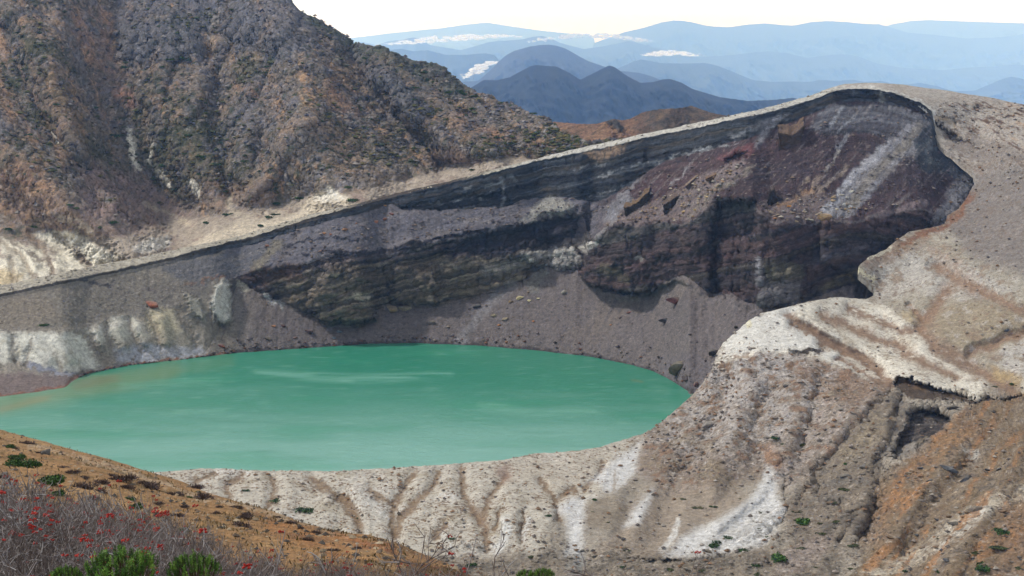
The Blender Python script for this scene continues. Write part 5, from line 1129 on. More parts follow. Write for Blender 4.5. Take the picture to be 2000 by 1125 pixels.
for a in [(1320, 588, 34, RD, 'dark red boulder high on the grey talus under the right-hand cliff', 1.0), (1299, 627, 22, DG, 'dark grey rounded boulder a little below the dark red boulder on the talus', 1.1),
          (1325, 721, 40, '625a4c', 'largest boulder, mossy grey, standing at the water on the shore under the talus', .95), (1342, 738, 24, '4c4443', 'dark brown boulder beside the big mossy shore boulder', .8), (1358, 752, 16, '6a4c48', 'reddish stone between the dark brown shore boulder and the pale ridge', .8),
          (1396, 690, 22, '39322e', 'blackish rock wedged against the pale ridge above the shore boulders', 1.0), (1439, 641, 10, '2f2b28', 'small black stone on the edge of the white ridge', .8), (1348, 654, 7, DG, 'tiny dark stone alone on the talus left of the white ridge', 1),
          (766, 605, 24, '7d6f58', 'tan split boulder at the foot of the olive cliff, beside a greyer one', 1.0), (790, 604, 21, '8b8272', 'grey-tan boulder at the foot of the olive cliff, right of its tan neighbour', 1.2),
          (932, 599, 14, DG, 'dark grey boulder alone on the talus below the middle of the cliff', 1.3), (998, 590, 12, '7d6a52', 'brown stone next to the cream slab on the talus', 1.0), (1016, 582, 12, 'c8ba8e', 'cream elongated slab on the talus below the pale cliff toe', 1.3),
          (1034, 587, 9, 'c0b590', 'cream stone just right of the cream slab', 1.0), (1051, 583, 7, 'c6bd9a', 'smallest cream stone right of the cream slab', 1.0), (1105, 572, 13, '928c82', 'pale grey flat rock on the talus left of the cliff spur', 1.2),
          (966, 617, 12, '857b66', 'tan boulder on the talus with a pale chip beside it', 1.1), (987, 624, 12, '8a7f6c', 'grey-tan flat boulder below the brown stone on the talus', 1.1), (974, 634, 8, OR_, 'orange stone below the two tan boulders on the talus', 1.), (1041, 628, 6, OR_, 'small orange stone alone in the middle of the talus', 1.),
          (990, 669, 7, OR_, 'small orange stone just above the far shoreline', 1.), (843, 632, 15, '665d58', 'low grey-brown rock on the talus above the middle of the far shore', 1.4), (881, 656, 9, '5a5558', 'grey stone near the far shore right of the grey-brown rock', 1.2), (1212, 620, 8, '5d4c48', 'brown stone on the talus left of the dark red boulder', 1.2),
          (1193, 634, 6, OR_, 'orange pebble-like stone on the talus under the spur', 1.), (1230, 611, 8, '6d4238', 'reddish flat stone near the dark red boulder', 1.5), (1272, 678, 8, '554c50', 'dark stone low on the talus near the right shore', 1.2),
          (522, 662, 14, '5f564c', 'grey-brown boulder on the talus left of the cliff end', 1.), (603, 648, 16, '5a4846', 'dark reddish boulder under the left end of the cliff', 1.1), (554, 637, 10, '4c3a3c', 'small dark maroon stone left of the dark reddish boulder', 1.), (534, 637, 8, OR_, 'small orange stone near the maroon stone', 1.), (576, 660, 8, '6b5444', 'brown stone just above the left far shore', 1.2),
          (664, 648, 12, '5e646e', 'bluish stone at the foot of the cliff near the left end of the talus', 1.), (651, 660, 9, '5c6470', 'bluish stone closer to the shore than its bluish neighbour', 1.), (297, 596, 22, '7d4a34', 'rusty slab on the bare slope above the yellowish outcrop', 1.4), (434, 677, 13, '6e4436', 'rusty stone just above the water below the white pinnacle', 1.2),
          (672, 449, 13, '8a6646', 'ochre boulder in the middle of the scattered orange stones on the grey scree', 1.), (634, 456, 9, '8a6240', 'ochre stone, left one of a close pair on the scree', 1.), (647, 458, 8, '7a5138', 'ochre stone, right one of a close pair on the scree', 1.), (735, 433, 10, '8a5a42', 'orange boulder on the scree below two others under the dark rim', 1.), (751, 428, 11, '85543c', 'orange boulder in the middle of the three under the dark rim', 1.), (764, 418, 9, '7c5040', 'topmost orange boulder of the three under the dark rim', 1.),
          (751, 402, 8, '8d6a40', 'yellow-brown stone right under the rim of the scree', 1.), (695, 437, 6, '75574a', 'small brown stone above the ochre boulder', 1.), (598, 496, 14, '47434a', 'dark flat rock on the mauve scree shelf', 1.5), (646, 500, 14, '4a464a', 'dark rock on the mauve scree shelf, right of a similar one', 1.2), (522, 480, 9, '7a5038', 'rusty stone on the tan streak under the left rim', 1.), (625, 491, 8, '6e5240', 'brown stone between two dark rocks on the mauve shelf', 1.),
          (1583, 431, 13, '8c897c', 'pale grey boulder at the top edge of the dark cliff, left of the tan slab', 1.2), (1612, 426, 24, '9a7f5e', 'tan jagged slab at the top edge of the dark cliff below the grey chute', 1.3), (1649, 398, 10, 'a9a9a6', 'pale block in the grey chute above the tan slab', 1.1), (1661, 403, 11, 'a5a7ac', 'bluish white block low in the grey chute', 1.), (1643, 381, 9, 'a8a294', 'pale block half way up the grey chute', 1.3), (1662, 372, 9, 'aaa89c', 'pale flat block at the top of the chute rubble', 1.5), (1634, 408, 8, 'a89f8a', 'tan-white block at the foot of the grey chute', 1.2), (1655, 384, 8, '9d9a92', 'grey block between the pale blocks of the chute', 1.),
          (1572, 413, 8, 'b0a088', 'pale stone on the pinkish scree left of the chute', 1.3), (1513, 427, 8, OR_, 'orange stone at the edge of the dark cliff left of the chute', 1.2), (1541, 404, 9, 'a8743c', 'orange stone on the reddish slope near the dark knob', 1.2), (1381, 384, 8, 'c0a882', 'cream block on the pink scree right of the rock fins', 1.2), (1336, 413, 7, 'b59a6c', 'yellowish block on the pink scree above the spur', 1.2), (1358, 410, 7, 'b0905f', 'yellowish block on the pink scree close to the dark cliff', 1.5), (1413, 355, 8, '9c7c5c', 'tan block on the pink scree below the dark red hollow', 1.4),
          ]:
    put_rock(W, a[0], a[1], a[2] * 1.15, a[3], a[4], None, a[5], kind='big' if a[2] > 20 else 'small')
# rock fins and knobs standing out of the wall
def block(pts, depth, cap, side, label, rise=.55, seed=1, name='rock_block'):
    """a block of rock standing out of the wall: outlined front face, weathered top sloping back into the slope"""
    D0 = float(W.at(*np.mean(pts, axis=0))[0][1]); mpp = D0 / F_PX
    fr = np.array([unproj(x, y, D0 - depth * mpp * .55) for x, y in pts]); c0 = fr.mean(0)
    bm = bmesh.new()
    f1 = [bm.verts.new(Vector(p - c0)) for p in fr]
    f2 = [bm.verts.new(Vector(p - c0 + np.array([depth * mpp * .15, depth * mpp * 1.4, depth * mpp * rise]))) for p in fr]
    n = len(f1)
    bm.faces.new(f1); bm.faces.new(list(reversed(f2)))
    for i in range(n): bm.faces.new([f1[i], f2[i], f2[(i + 1) % n], f1[(i + 1) % n]])
    bmesh.ops.triangulate(bm, faces=bm.faces[:])
    for _ in range(3): bmesh.ops.subdivide_edges(bm, edges=bm.edges[:], cuts=1, use_grid_fill=True)
    bmesh.ops.recalc_face_normals(bm, faces=bm.faces[:])
    bmesh.ops.triangulate(bm, faces=bm.faces[:])
    bm.normal_update()
    V = np.array([v.co[:] for v in bm.verts]); N = np.array([v.normal[:] for v in bm.verts]); Fc = np.array([[q.index for q in f.verts] for f in bm.faces]); bm.free()
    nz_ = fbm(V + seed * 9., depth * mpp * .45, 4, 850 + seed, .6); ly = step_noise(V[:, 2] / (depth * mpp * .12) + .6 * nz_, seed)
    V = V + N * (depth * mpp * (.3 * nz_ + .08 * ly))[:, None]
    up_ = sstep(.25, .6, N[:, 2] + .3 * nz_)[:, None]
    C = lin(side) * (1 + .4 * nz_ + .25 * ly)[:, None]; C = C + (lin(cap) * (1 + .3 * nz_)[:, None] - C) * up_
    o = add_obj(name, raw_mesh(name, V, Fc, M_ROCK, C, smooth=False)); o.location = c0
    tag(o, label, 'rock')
block([(1219, 405), (1232, 402), (1247, 393), (1260, 379), (1268, 374), (1270, 381), (1263, 393), (1251, 406), (1236, 419), (1222, 421)], 22, '6a5846', '36302a', 'long ochre-topped rock fin lying aslant on the grey-pink slope of the crater wall', .3, 1)
block([(1295, 401), (1305, 394), (1322, 383), (1330, 380), (1328, 393), (1316, 403), (1309, 417), (1298, 419)], 20, '5e5148', '2f2a28', 'dark short rock fin standing right of the long ochre-topped fin', .3, 2)
block([(1377, 350), (1390, 344), (1407, 337), (1409, 342), (1395, 351), (1380, 355)], 12, '705c4c', '4c3c30', 'small rusty ledge of rock on the pink scree below the dark red hollow', .3, 3)
block([(1338, 364), (1350, 354), (1364, 342), (1366, 347), (1355, 358), (1342, 370)], 10, '7f6f60', '4f4340', 'grey-brown rock ledge on the slope above the two rock fins', .3, 4)
block([(1521, 259), (1533, 261), (1546, 264), (1560, 255), (1570, 245), (1571, 252), (1566, 268), (1562, 278), (1548, 292), (1530, 300), (1520, 298), (1525, 280)], 26, '665548', '3d322c', 'hoodoo-like rock block with an orange-brown cap high on the red slope under the summit', .6, 5)
block([(1498, 396), (1502, 384), (1506, 372), (1511, 370), (1515, 381), (1527, 386), (1530, 396), (1520, 408), (1503, 410)], 18, '524a48', '292527', 'dark knob of rock rising at the top edge of the cliff below the hoodoo block', .3, 6)
# stones scattered over the near rim and front slope
for a in [(1965, 646, 13, '3f4246', 'dark boulder lying alone on the pale slope at the right edge', 1.1), (1380, 832, 26, '7b7570', 'grey flat slab on the rocky slope below the white ridge', 1.1), (1536, 755, 14, '5f5a58', 'grey boulder below the dark crust ledge of the white ridge', 1.), (1470, 936, 14, '6b645c', 'grey boulder just left of the tip of the large white fan', 1.1),
          (1575, 950, 16, '77624e', 'brown boulder in the gully right of the white fan tip', 1.), (1565, 970, 14, '7d5f46', 'rusty boulder under the brown boulder in the gully', 1.2), (1688, 913, 18, '66615c', 'grey boulder on the pale bank left of the ravine', 1.), (1815, 940, 14, '3e4248', 'blackish boulder on the upper orange slope', 1.1), (1856, 918, 26, '4a4c50', 'cluster-like dark outcrop on the orange slope', 1.6), (1888, 936, 24, '45464a', 'dark outcrop on the orange slope right of a similar one', 1.3), (1929, 918, 12, '3f4145', 'dark round boulder on the orange slope near the right edge', 1.),
          (1863, 797, 18, '3f3b36', 'dark boulder under the overhanging pale lip', 1.3), (1791, 1047, 10, '4b4c4e', 'grey boulder on the pale streak below the orange slope', 1.), (1863, 1023, 18, '514c46', 'dark flat boulder where the pale streak meets the orange slope', 1.4), (1904, 998, 34, '5d544b', 'largest brown-grey outcrop low on the orange slope', 1.3), (1383, 1078, 14, '5c534a', 'dark stone at the foot of the white fan', 1.4), (1137, 1077, 12, '3f3c38', 'dark stone at the foot of the narrow white chute', 1.1), (1162, 1087, 12, '4a443c', 'dark stone right of the one at the chute foot', 1.)]:
    put_rock(FR, a[0], a[1], a[2] * 1.1, a[3], a[4], None, a[5], kind='big' if a[2] > 22 else 'small', hz=.6)
rr = random.Random(77); cnt = 0
zones = [([(1330, 790), (1400, 700), (1560, 700), (1730, 760), (1600, 900), (1500, 900), (1300, 950), (1260, 870)], 70, 'grey or rust-brown stone among many on the rocky slope below the white ridge', 'stones on the rocky slope below the white ridge', ['7b746c', '6c625a', '7a5f4a', '8d857c']),
         ([(1560, 930), (1640, 880), (1740, 770), (1760, 800), (1712, 1000), (1660, 1080), (1540, 1060)], 30, 'grey or brown stone among many between the two ravines', 'stones between the ravines', ['5f5a55', '6d5c4c', '7a746c']),
         ([(1760, 930), (1900, 820), (1995, 800), (1995, 1100), (1700, 1110)], 60, 'dark or brown stone among many strewn over the orange slope', 'stones strewn over the orange slope', ['4a4a4c', '6b5540', '8a7c68', '5a5048']),
         ([(850, 1075), (1000, 1060), (1300, 1090), (1520, 1090), (1640, 1120), (850, 1120)], 40, 'dark stone among many in the strip of rubble at the bottom of the valley', 'stones in the valley rubble', ['4a453e', '6a6258', '7c7468'])]
for poly, n, lab, grp, cs in zones:
    k_ = 0
    while k_ < n:
        x, y = rr.uniform(min(p[0] for p in poly), max(p[0] for p in poly)), rr.uniform(min(p[1] for p in poly), max(p[1] for p in poly))
        if m_poly(np.array([[float(x)]]), np.array([[float(y)]]), poly, .5)[0, 0] < .5: continue
        put_rock(FR, x, y, 5.5 + 11 * rr.random() ** 2.2, rr.choice(cs), lab, grp, rr.uniform(.9, 1.5), name='stone', hz=.55); k_ += 1

# ================================================================== plants
def leaf_cloud(name, seed, n, size, hexes, flat=.55, twig=False, inner=.35):
    rs = np.random.RandomState(seed)
    lobes = [(rs.uniform(-.55, .55), rs.uniform(-.5, .5), rs.uniform(.0, .25), rs.uniform(.35, .6)) for _ in range(7)]
    V, Fc, C = [], [], []
    for i in range(n):
        lx, ly, lz, lr = lobes[rs.randint(len(lobes))]
        d = rs.normal(size=3); d /= np.linalg.norm(d); d[2] = abs(d[2])
        r = lr * rs.uniform(inner, 1) ** .6
        p = np.array([lx, ly, lz * flat]) + d * r * np.array([1, 1, flat * 1.15])
        nrm = d + rs.normal(size=3) * .6; nrm /= np.linalg.norm(nrm)
        t = np.cross(nrm, rs.normal(size=3)); t /= np.linalg.norm(t); b = np.cross(nrm, t)
        if twig: t = d + rs.normal(size=3) * .5; t /= np.linalg.norm(t)
        s = size * rs.uniform(.6, 1.3); w = s * (.16 if twig else .55)
        k0 = len(V)
        V += [p - t * s - b * w * .3, p - t * s * .1 - b * w, p + t * s, p + b * w]
        Fc.append((k0, k0 + 1, k0 + 2, k0 + 3))
        C += [lin(hexes[rs.randint(len(hexes))]) * rs.uniform(.75, 1.25)] * 4
    return raw_mesh(name, np.array(V), Fc, M_LEAF, np.array(C), smooth=False)
GRN = ['1f3a14', '2c4a1a', '35541f', '203016']; GRB = ['3a5a1c', '4a6a24', '2c4a1a']; OLV = ['3a4420', '2f3a1c', '4a4e2a']; DRY = ['4a3c38', '5a4844', '3a302e', '64524a']
B_G = [leaf_cloud('low_pine', 10 + i, 260, .14, GRN) for i in range(4)]
B_O = [leaf_cloud('cushion_plant', 30 + i, 330, .15, OLV, .4) for i in range(3)]
B_B = [leaf_cloud('leafy_bush', 40 + i, 320, .15, GRB, .8) for i in range(2)]
B_D = [leaf_cloud('dry_shrub', 50 + i, 420, .2, DRY, .5, True) for i in range(4)]
B_N = [leaf_cloud('low_pine', 60 + i, 1500, .075, GRN + GRB[:1], .55) for i in range(3)]
def put_plant(layer, x, y, size, meshes, name, label, group=None, cat='shrub', hz=1.0):
    P, N = layer.at(x, y)
    r = size * P[1] / F_PX * .62
    o = add_obj(name, RNG.choice(meshes)); o.location = Vector(P) - Vector((0, 0, .05 * r)); o.rotation_euler = (0, 0, RNG.uniform(0, 6.28)); o.scale = (r, r, r * hz * RNG.uniform(.85, 1.15))
    tag(o, label, cat, group)
    return o
mt_b = [(36, 64, 10), (245, 121, 10), (249, 133, 18), (334, 115, 14), (359, 114, 20), (370, 118, 14), (315, 132, 10), (341, 137, 10), (87, 180, 10), (97, 188, 8), (107, 206, 10), (59, 153, 10), (323, 252, 14), (368, 265, 12), (395, 306, 14), (423, 322, 16), (480, 315, 14), (450, 334, 12), (391, 341, 12), (66, 251, 10), (57, 263, 14),
        (501, 195, 10), (398, 201, 9), (185, 210, 12), (135, 400, 12), (508, 441, 14), (404, 435, 16), (446, 419, 18), (71, 444, 16), (18, 448, 20), (340, 370, 10), (300, 345, 9), (60, 235, 9), (150, 150, 8), (430, 280, 9), (360, 300, 9), (270, 300, 8), (640, 290, 8), (620, 215, 8), (560, 270, 9), (680, 305, 9), (720, 340, 10), (840, 330, 8), (250, 200, 8), (520, 130, 8), (100, 330, 10), (160, 300, 8), (440, 375, 9), (475, 360, 8)]
for x, y, s in mt_b:
    put_plant(MT, x, y, s * 1.15, B_G, 'mountain_shrub', 'low dark green shrub among many dotted over the brown flank of the big mountain', 'green shrubs dotted over the mountain flank', hz=.9)
for x, y, s, lab in [(220, 267, 20, 'largest dark green shrub in the bouldery hollow of the big mountain'), (323, 325, 20, 'broad green shrub low in the mountain hollow above the clay slopes'), (587, 388, 20, 'green shrub left of the white knoll behind the crater rim'), (537, 397, 24, 'broad green shrub on the buff slope behind the crater rim'), (688, 393, 20, 'green shrub at the right foot of the white knoll on the crater rim'), (679, 366, 14, 'small green shrub above the white knoll'),
                     (524, 424, 18, 'green shrub on the buff ledge, left one of two close together'), (541, 419, 14, 'green shrub on the buff ledge, right one of two close together'), (219, 435, 20, 'dark green shrub on the mauve scree at the foot of the mountain')]:
    put_plant(MT, x, y, s * 1.15, B_G, 'mountain_shrub', lab, None, hz=.8)
rg2 = random.Random(9); ridge_b = [(906, 192, 14), (927, 188, 12), (924, 213, 14), (906, 226, 12), (895, 229, 10), (1002, 207, 12), (1041, 222, 12), (1066, 233, 12), (981, 201, 9), (1098, 268, 16), (1123, 281, 12), (828, 142, 16), (849, 160, 14), (785, 121, 14), (807, 153, 12), (757, 185, 12), (806, 194, 10), (856, 251, 10), (945, 268, 10), (995, 283, 10), (927, 332, 14), (774, 313, 10), (678, 340, 8)]
for i in range(26):
    t = rg2.random(); ridge_b.append((690 + 240 * t, 92 + 95 * t + rg2.uniform(4, 34), rg2.uniform(8, 15)))
for x, y, s in ridge_b:
    put_plant(MT, x, y, s * 1.1, B_G + B_O[:1], 'mountain_shrub', 'dark green shrub among many along the right-hand ridge of the big mountain', 'green shrubs along the mountain ridge', hz=.9)
put_plant(W, 85, 636, 20, B_G, 'mountain_shrub', 'lone dark green shrub on the bare slope above the white outcrop by the lake', None, hz=.6)
FT = [(1517, 857, 20, 'G', 'flat green tuft, upper left of the group on the brown slope above the white fan'), (1531, 867, 14, 'O', 'olive tuft between the flat green one and the round one above the white fan'), (1565, 869, 27, 'O', 'large round olive cushion plant on the brown slope above the white fan'), (1554, 883, 14, 'O', 'dark tuft below the large round cushion plant'),
      (1652, 906, 9, 'B', 'tiny bright green plant on the bank between the ravines'), (1654, 956, 30, 'O', 'wide olive cushion plant on the bank left of the deep ravine'), (1629, 979, 20, 'O', 'olive cushion plant below left of the wide one by the ravine'), (1556, 997, 22, 'O', 'olive cushion plant beside the right edge of the white fan'), (1567, 1022, 34, 'B', 'bright leafy green bush, the tallest one below the white fan'), (1638, 1018, 24, 'O', 'olive cushion plant right of the bright leafy bush'), (1602, 1041, 20, 'O', 'olive cushion plant below the bright leafy bush'), (1601, 1022, 12, 'O', 'small olive tuft just right of the bright leafy bush'),
      (1396, 1064, 36, 'G', 'widest dark green bush lying on the white fan'), (1419, 1050, 20, 'G', 'dark green bush on the white fan just above the widest one'), (1451, 1076, 21, 'G', 'oval green bush near the lower edge of the white fan'), (1503, 1050, 14, 'G', 'small dark bush at the right edge of the white fan'), (1483, 1032, 15, 'O', 'flat olive tuft in the middle of the white fan'), (1485, 1001, 11, 'O', 'small dark tuft high on the white fan'), (1473, 1017, 7, 'O', 'tiny tuft left of the two tufts high on the white fan'), (1360, 992, 22, 'O', 'olive bush on brown ground left of the white fan'), (1392, 990, 14, 'G', 'small green bush right next to the olive bush left of the white fan'),
      (1332, 974, 18, 'O', 'olive bush at the top of the brown ground left of the white fan'), (1446, 974, 8, 'O', 'tiny tuft by the left edge of the white fan neck'), (1519, 1095, 34, 'B', 'bright green bush at the bottom below the white fan'), (1476, 1105, 18, 'G', 'green bush left of the bright green bush at the bottom'), (1478, 1121, 20, 'O', 'dark olive bush at the bottom edge below the white fan'), (1371, 1114, 24, 'O', 'olive bush at the bottom left of the white fan'), (1556, 1070, 28, 'O', 'olive cushion plant under the bright leafy bush, right of the fan'), (1661, 1065, 24, 'O', 'olive cushion plant at the foot of the deep ravine'),
      (1833, 1054, 16, 'O', 'small olive bush on the pale streak of the orange slope'), (1961, 1038, 36, 'G', 'upper green bush in the clump at the lower right'), (1954, 1068, 40, 'O', 'large olive bush in the middle of the clump at the lower right'), (1918, 1108, 46, 'G', 'largest green bush at the bottom of the clump at the lower right'), (1911, 1080, 22, 'O', 'dark olive bush left of the clump at the lower right'), (1993, 1111, 22, 'O', 'olive bush in the bottom right corner'), (1773, 1116, 18, 'G', 'green bush at the bottom of the orange slope'), (1831, 1116, 14, 'G', 'small green bush at the bottom between two larger ones on the orange slope'), (1993, 986, 16, 'O', 'olive bush at the right edge on the orange slope'), (1979, 750, 13, 'G', 'small green bush above the pale lip at the right edge'), (1943, 755, 12, 'O', 'small olive tuft left of the green bush above the pale lip'),
      (1591, 1107, 12, 'O', 'small olive tuft on the pink rubble at the bottom'), (1663, 1109, 14, 'O', 'olive tuft at the bottom below the deep ravine'), (1071, 1008, 15, 'G', 'dark green bush beside the narrow white chute'), (1164, 976, 13, 'G', 'dark bush between the two upper white chutes'), (1158, 999, 8, 'O', 'tiny tuft below the dark bush between the white chutes'), (1189, 1020, 9, 'O', 'tiny tuft left of the slim white chute'), (881, 1052, 15, 'G', 'dark green bush at the lower end of the brown gullies'), (1041, 1086, 22, 'O', 'dark bush on the rubble left of the narrow white chute foot'), (920, 1104, 22, 'G', 'dark green bush near the end of the orange near slope'), (1226, 1073, 22, 'O', 'olive bush on the rubble right of the narrow white chute'), (1219, 1107, 16, 'G', 'green bush at the bottom below the slim white chute'), (1162, 1088, 12, 'O', 'small olive bush at the foot of the narrow white chute'),
      (480, 958, 14, 'G', 'smallest of the three green bushes on the pale apron, nearest the lake'), (539, 978, 24, 'G', 'middle one of the three green bushes on the pale apron'), (595, 996, 36, 'G', 'largest and lowest of the three green bushes on the pale apron'), (700, 1012, 8, 'O', 'tiny tuft in a brown gully of the apron'), (1305, 1112, 22, 'O', 'olive bush at the bottom edge left of the dark ledge')]
for x, y, s, k_, lab in FT:
    put_plant(FR, x, y, s * 1.05, {'G': B_G, 'O': B_O, 'B': B_B}[k_], 'cushion_plant' if k_ == 'O' else 'green_bush', lab, None, hz={'G': .7, 'O': .45, 'B': 1}[k_])
NP = [(14, 874, 26, 'dark low pine nearest the top of the orange slope at the left edge'), (32, 897, 28, 'low pine just below the topmost one at the left edge'), (40, 913, 52, 'wide sprawling low pine at the left edge of the orange slope'), (92, 944, 50, 'bright green bushy pine just above the berry thicket'), (117, 966, 30, 'small pine touching the lower side of the bushy pine above the thicket'), (256, 975, 24, 'bright flat pine in the middle of the orange slope'), (270, 992, 30, 'dark pine right below the bright flat pine'), (277, 1016, 28, 'green pine with red berries beside it at the thicket edge'),
      (368, 973, 14, 'small green pine near the skyline of the orange slope'), (386, 961, 11, 'tiny green pine on the skyline of the orange slope'), (323, 1004, 11, 'tiny green pine alone on the orange slope'), (355, 1040, 28, 'dark pine partly hidden behind bare branches'), (68, 908, 34, 'dark pine trailing to the right of the wide sprawling one')]
for x, y, s, lab in NP:
    put_plant(NS_, x, y, s * 1.15, B_N, 'low_pine', lab, None, 'pine', 1.0)
for x, y, s in [(53, 866, 24), (119, 890, 18), (199, 945, 28), (235, 942, 40), (167, 956, 46), (199, 963, 24), (295, 956, 44), (338, 968, 28), (284, 947, 26), (348, 1009, 22), (480, 1013, 30), (476, 1031, 36), (391, 975, 30), (384, 954, 24), (462, 992, 20), (604, 1056, 18), (619, 1041, 20), (512, 1080, 16), (164, 935, 16), (306, 1009, 20), (7, 935, 24), (569, 1022, 22), (430, 990, 14), (250, 955, 24), (215, 930, 18), (420, 1003, 16), (140, 925, 22), (310, 985, 18), (545, 1045, 18), (650, 1075, 20), (700, 1070, 14), (180, 975, 24), (80, 885, 14), (360, 990, 16), (540, 1012, 14), (590, 1032, 12), (25, 875, 20)]:
    put_plant(NS_, x, y, s * 1.35, B_D, 'dry_shrub', 'low leafless brown shrub among many dotted over the orange near slope', 'dry brown shrubs dotted over the orange slope', hz=.95)
put_plant(NS_, 123, 913, 24, B_D, 'dry_shrub', 'darkest leafless shrub, beside the bushy pine above the thicket', None, hz=.9)
for a in [(86, 889, 30, '5a5856', 'grey boulder on the orange near slope, the biggest there', 1.), (8, 930, 26, '4c4a4c', 'dark grey boulder at the left edge above the berry thicket', .9), (27, 919, 12, '8b867e', 'pale grey stone beside the sprawling pine at the left edge', 1.2), (199, 964, 14, '5c5c60', 'bluish grey boulder among dry shrubs on the orange slope', 1.1), (330, 954, 10, '5c5a58', 'small grey boulder near the skyline of the orange slope', .9), (44, 851, 9, '4a4846', 'dark stone on the skyline of the orange slope by the left edge', 1.2)]:
    put_rock(NS_, a[0], a[1], a[2], a[3], a[4], None, a[5], kind='big')

# ---- leafless rowan shrubs with red berries
def tube(V, Fc, C, pts, rads, col):
    k0 = len(V); n = len(pts)
    for i, (p, r) in enumerate(zip(pts, rads)):
        d = (pts[min(i + 1, n - 1)] - pts[max(i - 1, 0)]); d /= np.linalg.norm(d) + 1e-9
        a = np.cross(d, (.31, .85, .42)); a /= np.linalg.norm(a) + 1e-9; b = np.cross(d, a)
        for q in range(3):
            V.append(p + r * (a * math.cos(q * 2.0944) + b * math.sin(q * 2.0944))); C.append(col)
    for i in range(n - 1):
        for q in range(3):
            A, B = k0 + i * 3 + q, k0 + i * 3 + (q + 1) % 3
            Fc.append((A, B, B + 3, A + 3))
def rowan(seed, stems=7, lean=(.35, 0), twigs=1.0, thick=1.0, spread=.8):
    rs = np.random.RandomState(seed)
    V, Fc, C, tips = [], [], [], []
    cols = [lin('a09c9a'), lin('857d7b'), lin('6f6662'), lin('b0acab'), lin('605450')]
    def grow(p, d, L, r, lvl):
        n = 5 if lvl < 2 else 3
        pts = [p]; dd = d.copy()
        for i in range(n):
            dd = dd + rs.normal(size=3) * (.16 + .05 * lvl) + np.array([0, 0, .10]); dd /= np.linalg.norm(dd)
            pts.append(pts[-1] + dd * L / n)
        rads = [r * (1 - .6 * i / n) for i in range(n + 1)]
        tube(V, Fc, C, pts, rads, cols[rs.choice([0, 1, 1, 2, 2, 4, 4, 4])] * rs.uniform(.75, 1.2) if lvl else cols[rs.choice([0, 1, 3])])
        if lvl == 3: tips.append(pts[-1]); return
        m = int([7, 5, 4][lvl] * twigs * rs.uniform(.7, 1.3) + .5)
        for j in range(m):
            f = rs.uniform(.3, 1) if lvl else rs.uniform(.25, 1)
            i = min(int(f * n), n - 1); q = pts[i] + (pts[i + 1] - pts[i]) * (f * n - i)
            bd = dd * .8 + rs.normal(size=3) * .62 + np.array([0, 0, .18]); bd /= np.linalg.norm(bd)
            grow(q, bd, L * rs.uniform(.38, .62), max(rads[i] * .55, .0032), lvl + 1)
        tips.append(pts[-1])
    for s in range(stems):
        a = rs.uniform(0, 6.28)
        d = np.array([math.cos(a) * spread + lean[0], math.sin(a) * spread + lean[1], 1.0]); d /= np.linalg.norm(d)
        grow(np.array([math.cos(a), math.sin(a), 0]) * .06, d, rs.uniform(.6, .95), .011 * thick * rs.uniform(.7, 1.2), 0)
    V = np.array(V); tips = np.array(tips); h = V[:, 2].max()
    return raw_mesh('rowan_shrub', V / h, Fc, M_BARK, np.array(C), smooth=True), tips / h
VAR = [rowan(900 + i, 7, (.45, 0), 1.0, 1.1, .75) for i in range(5)]
HERO = [rowan(950 + i, 4, (.3, 0), .62, 1.15, .55) for i in range(4)]
def berry_mesh(seed, n=14):
    rs = np.random.RandomState(seed); bm = bmesh.new(); bmesh.ops.create_icosphere(bm, subdivisions=1, radius=1)
    v0 = np.array([x.co[:] for x in bm.verts]); f0 = np.array([[q.index for q in f.verts] for f in bm.faces]); bm.free()
    V, Fc, C = [], [], []
    for i in range(n):
        d = rs.normal(size=3); d[2] = abs(d[2]) * .5; p = d / np.linalg.norm(d) * rs.uniform(.4, 1) * .038
        Fc.append(f0 + len(v0) * i); V.append(v0 * rs.uniform(.0075, .0105) + p); C += [lin(['a02a22', '94201a', 'ac342a'][rs.randint(3)])] * len(v0)
    return raw_mesh('berry_cluster', np.concatenate(V), np.concatenate(Fc), M_BERRY, np.array(C))
BER = [berry_mesh(i) for i in range(3)]
NXY = NS_.P.reshape(-1, 3)
def ground_z(x, y):
    d = (NXY[:, 0] - x) ** 2 + (NXY[:, 1] - y) ** 2
    return float(NXY[np.argmin(d), 2])
T_TH = [(-80, 922), (0, 932), (100, 945), (200, 968), (300, 1004), (400, 1040), (500, 1062), (600, 1076), (800, 1092), (950, 1108)]
def put_rowan(x, D, ytop, var, label, group, nb, seed):
    rs = random.Random(seed)
    a, k = kx(x, ytop); gx_, gy_ = float(a * D), D
    gz = ground_z(gx_, gy_); h = CAMZ + float(k) * D - gz
    if h < .45 or h > 3.2: return False
    me, tips = var
    o = add_obj('rowan_shrub', me); o.location = (gx_, gy_, gz - .03); wsc = min(h, 1.2 + .4 * h) ; o.scale = (wsc, wsc, h)
    rot = rs.uniform(-.7, .7); o.rotation_euler = (0, 0, rot)
    tag(o, label, 'shrub', group)
    hi = [t for t in tips if t[2] > .74]
    for t in rs.sample(hi, min(nb, len(hi))):
        b = BER[rs.randrange(3)]
        c = add_obj('berry_cluster', b, o); c.location = tuple(t); s = rs.uniform(.5, 1.0); c.scale = (s / wsc, s / wsc, s / h)
    return True
rt = random.Random(31); made = 0; tries = 0
while made < 150 and tries < 2500:
    tries += 1
    x = -70 + 1000 * rt.random() ** 1.5; D = rt.uniform(13, 40)
    yt = tab(T_TH, x) + 80 * rt.random() ** 1.8 * (1 if D > 22 else 1.2)
    nb = int(rt.choice([6, 9, 12, 16]) * (1.3 if x < 300 else .5) * (1.2 if yt < tab(T_TH, x) + 25 else .35))
    made += put_rowan(x, D, float(yt), rt.choice(VAR), 'grey leafless rowan shrub with red berries among many in the lower left thicket', 'leafless rowan shrubs in the thicket', nb, made + 1000)
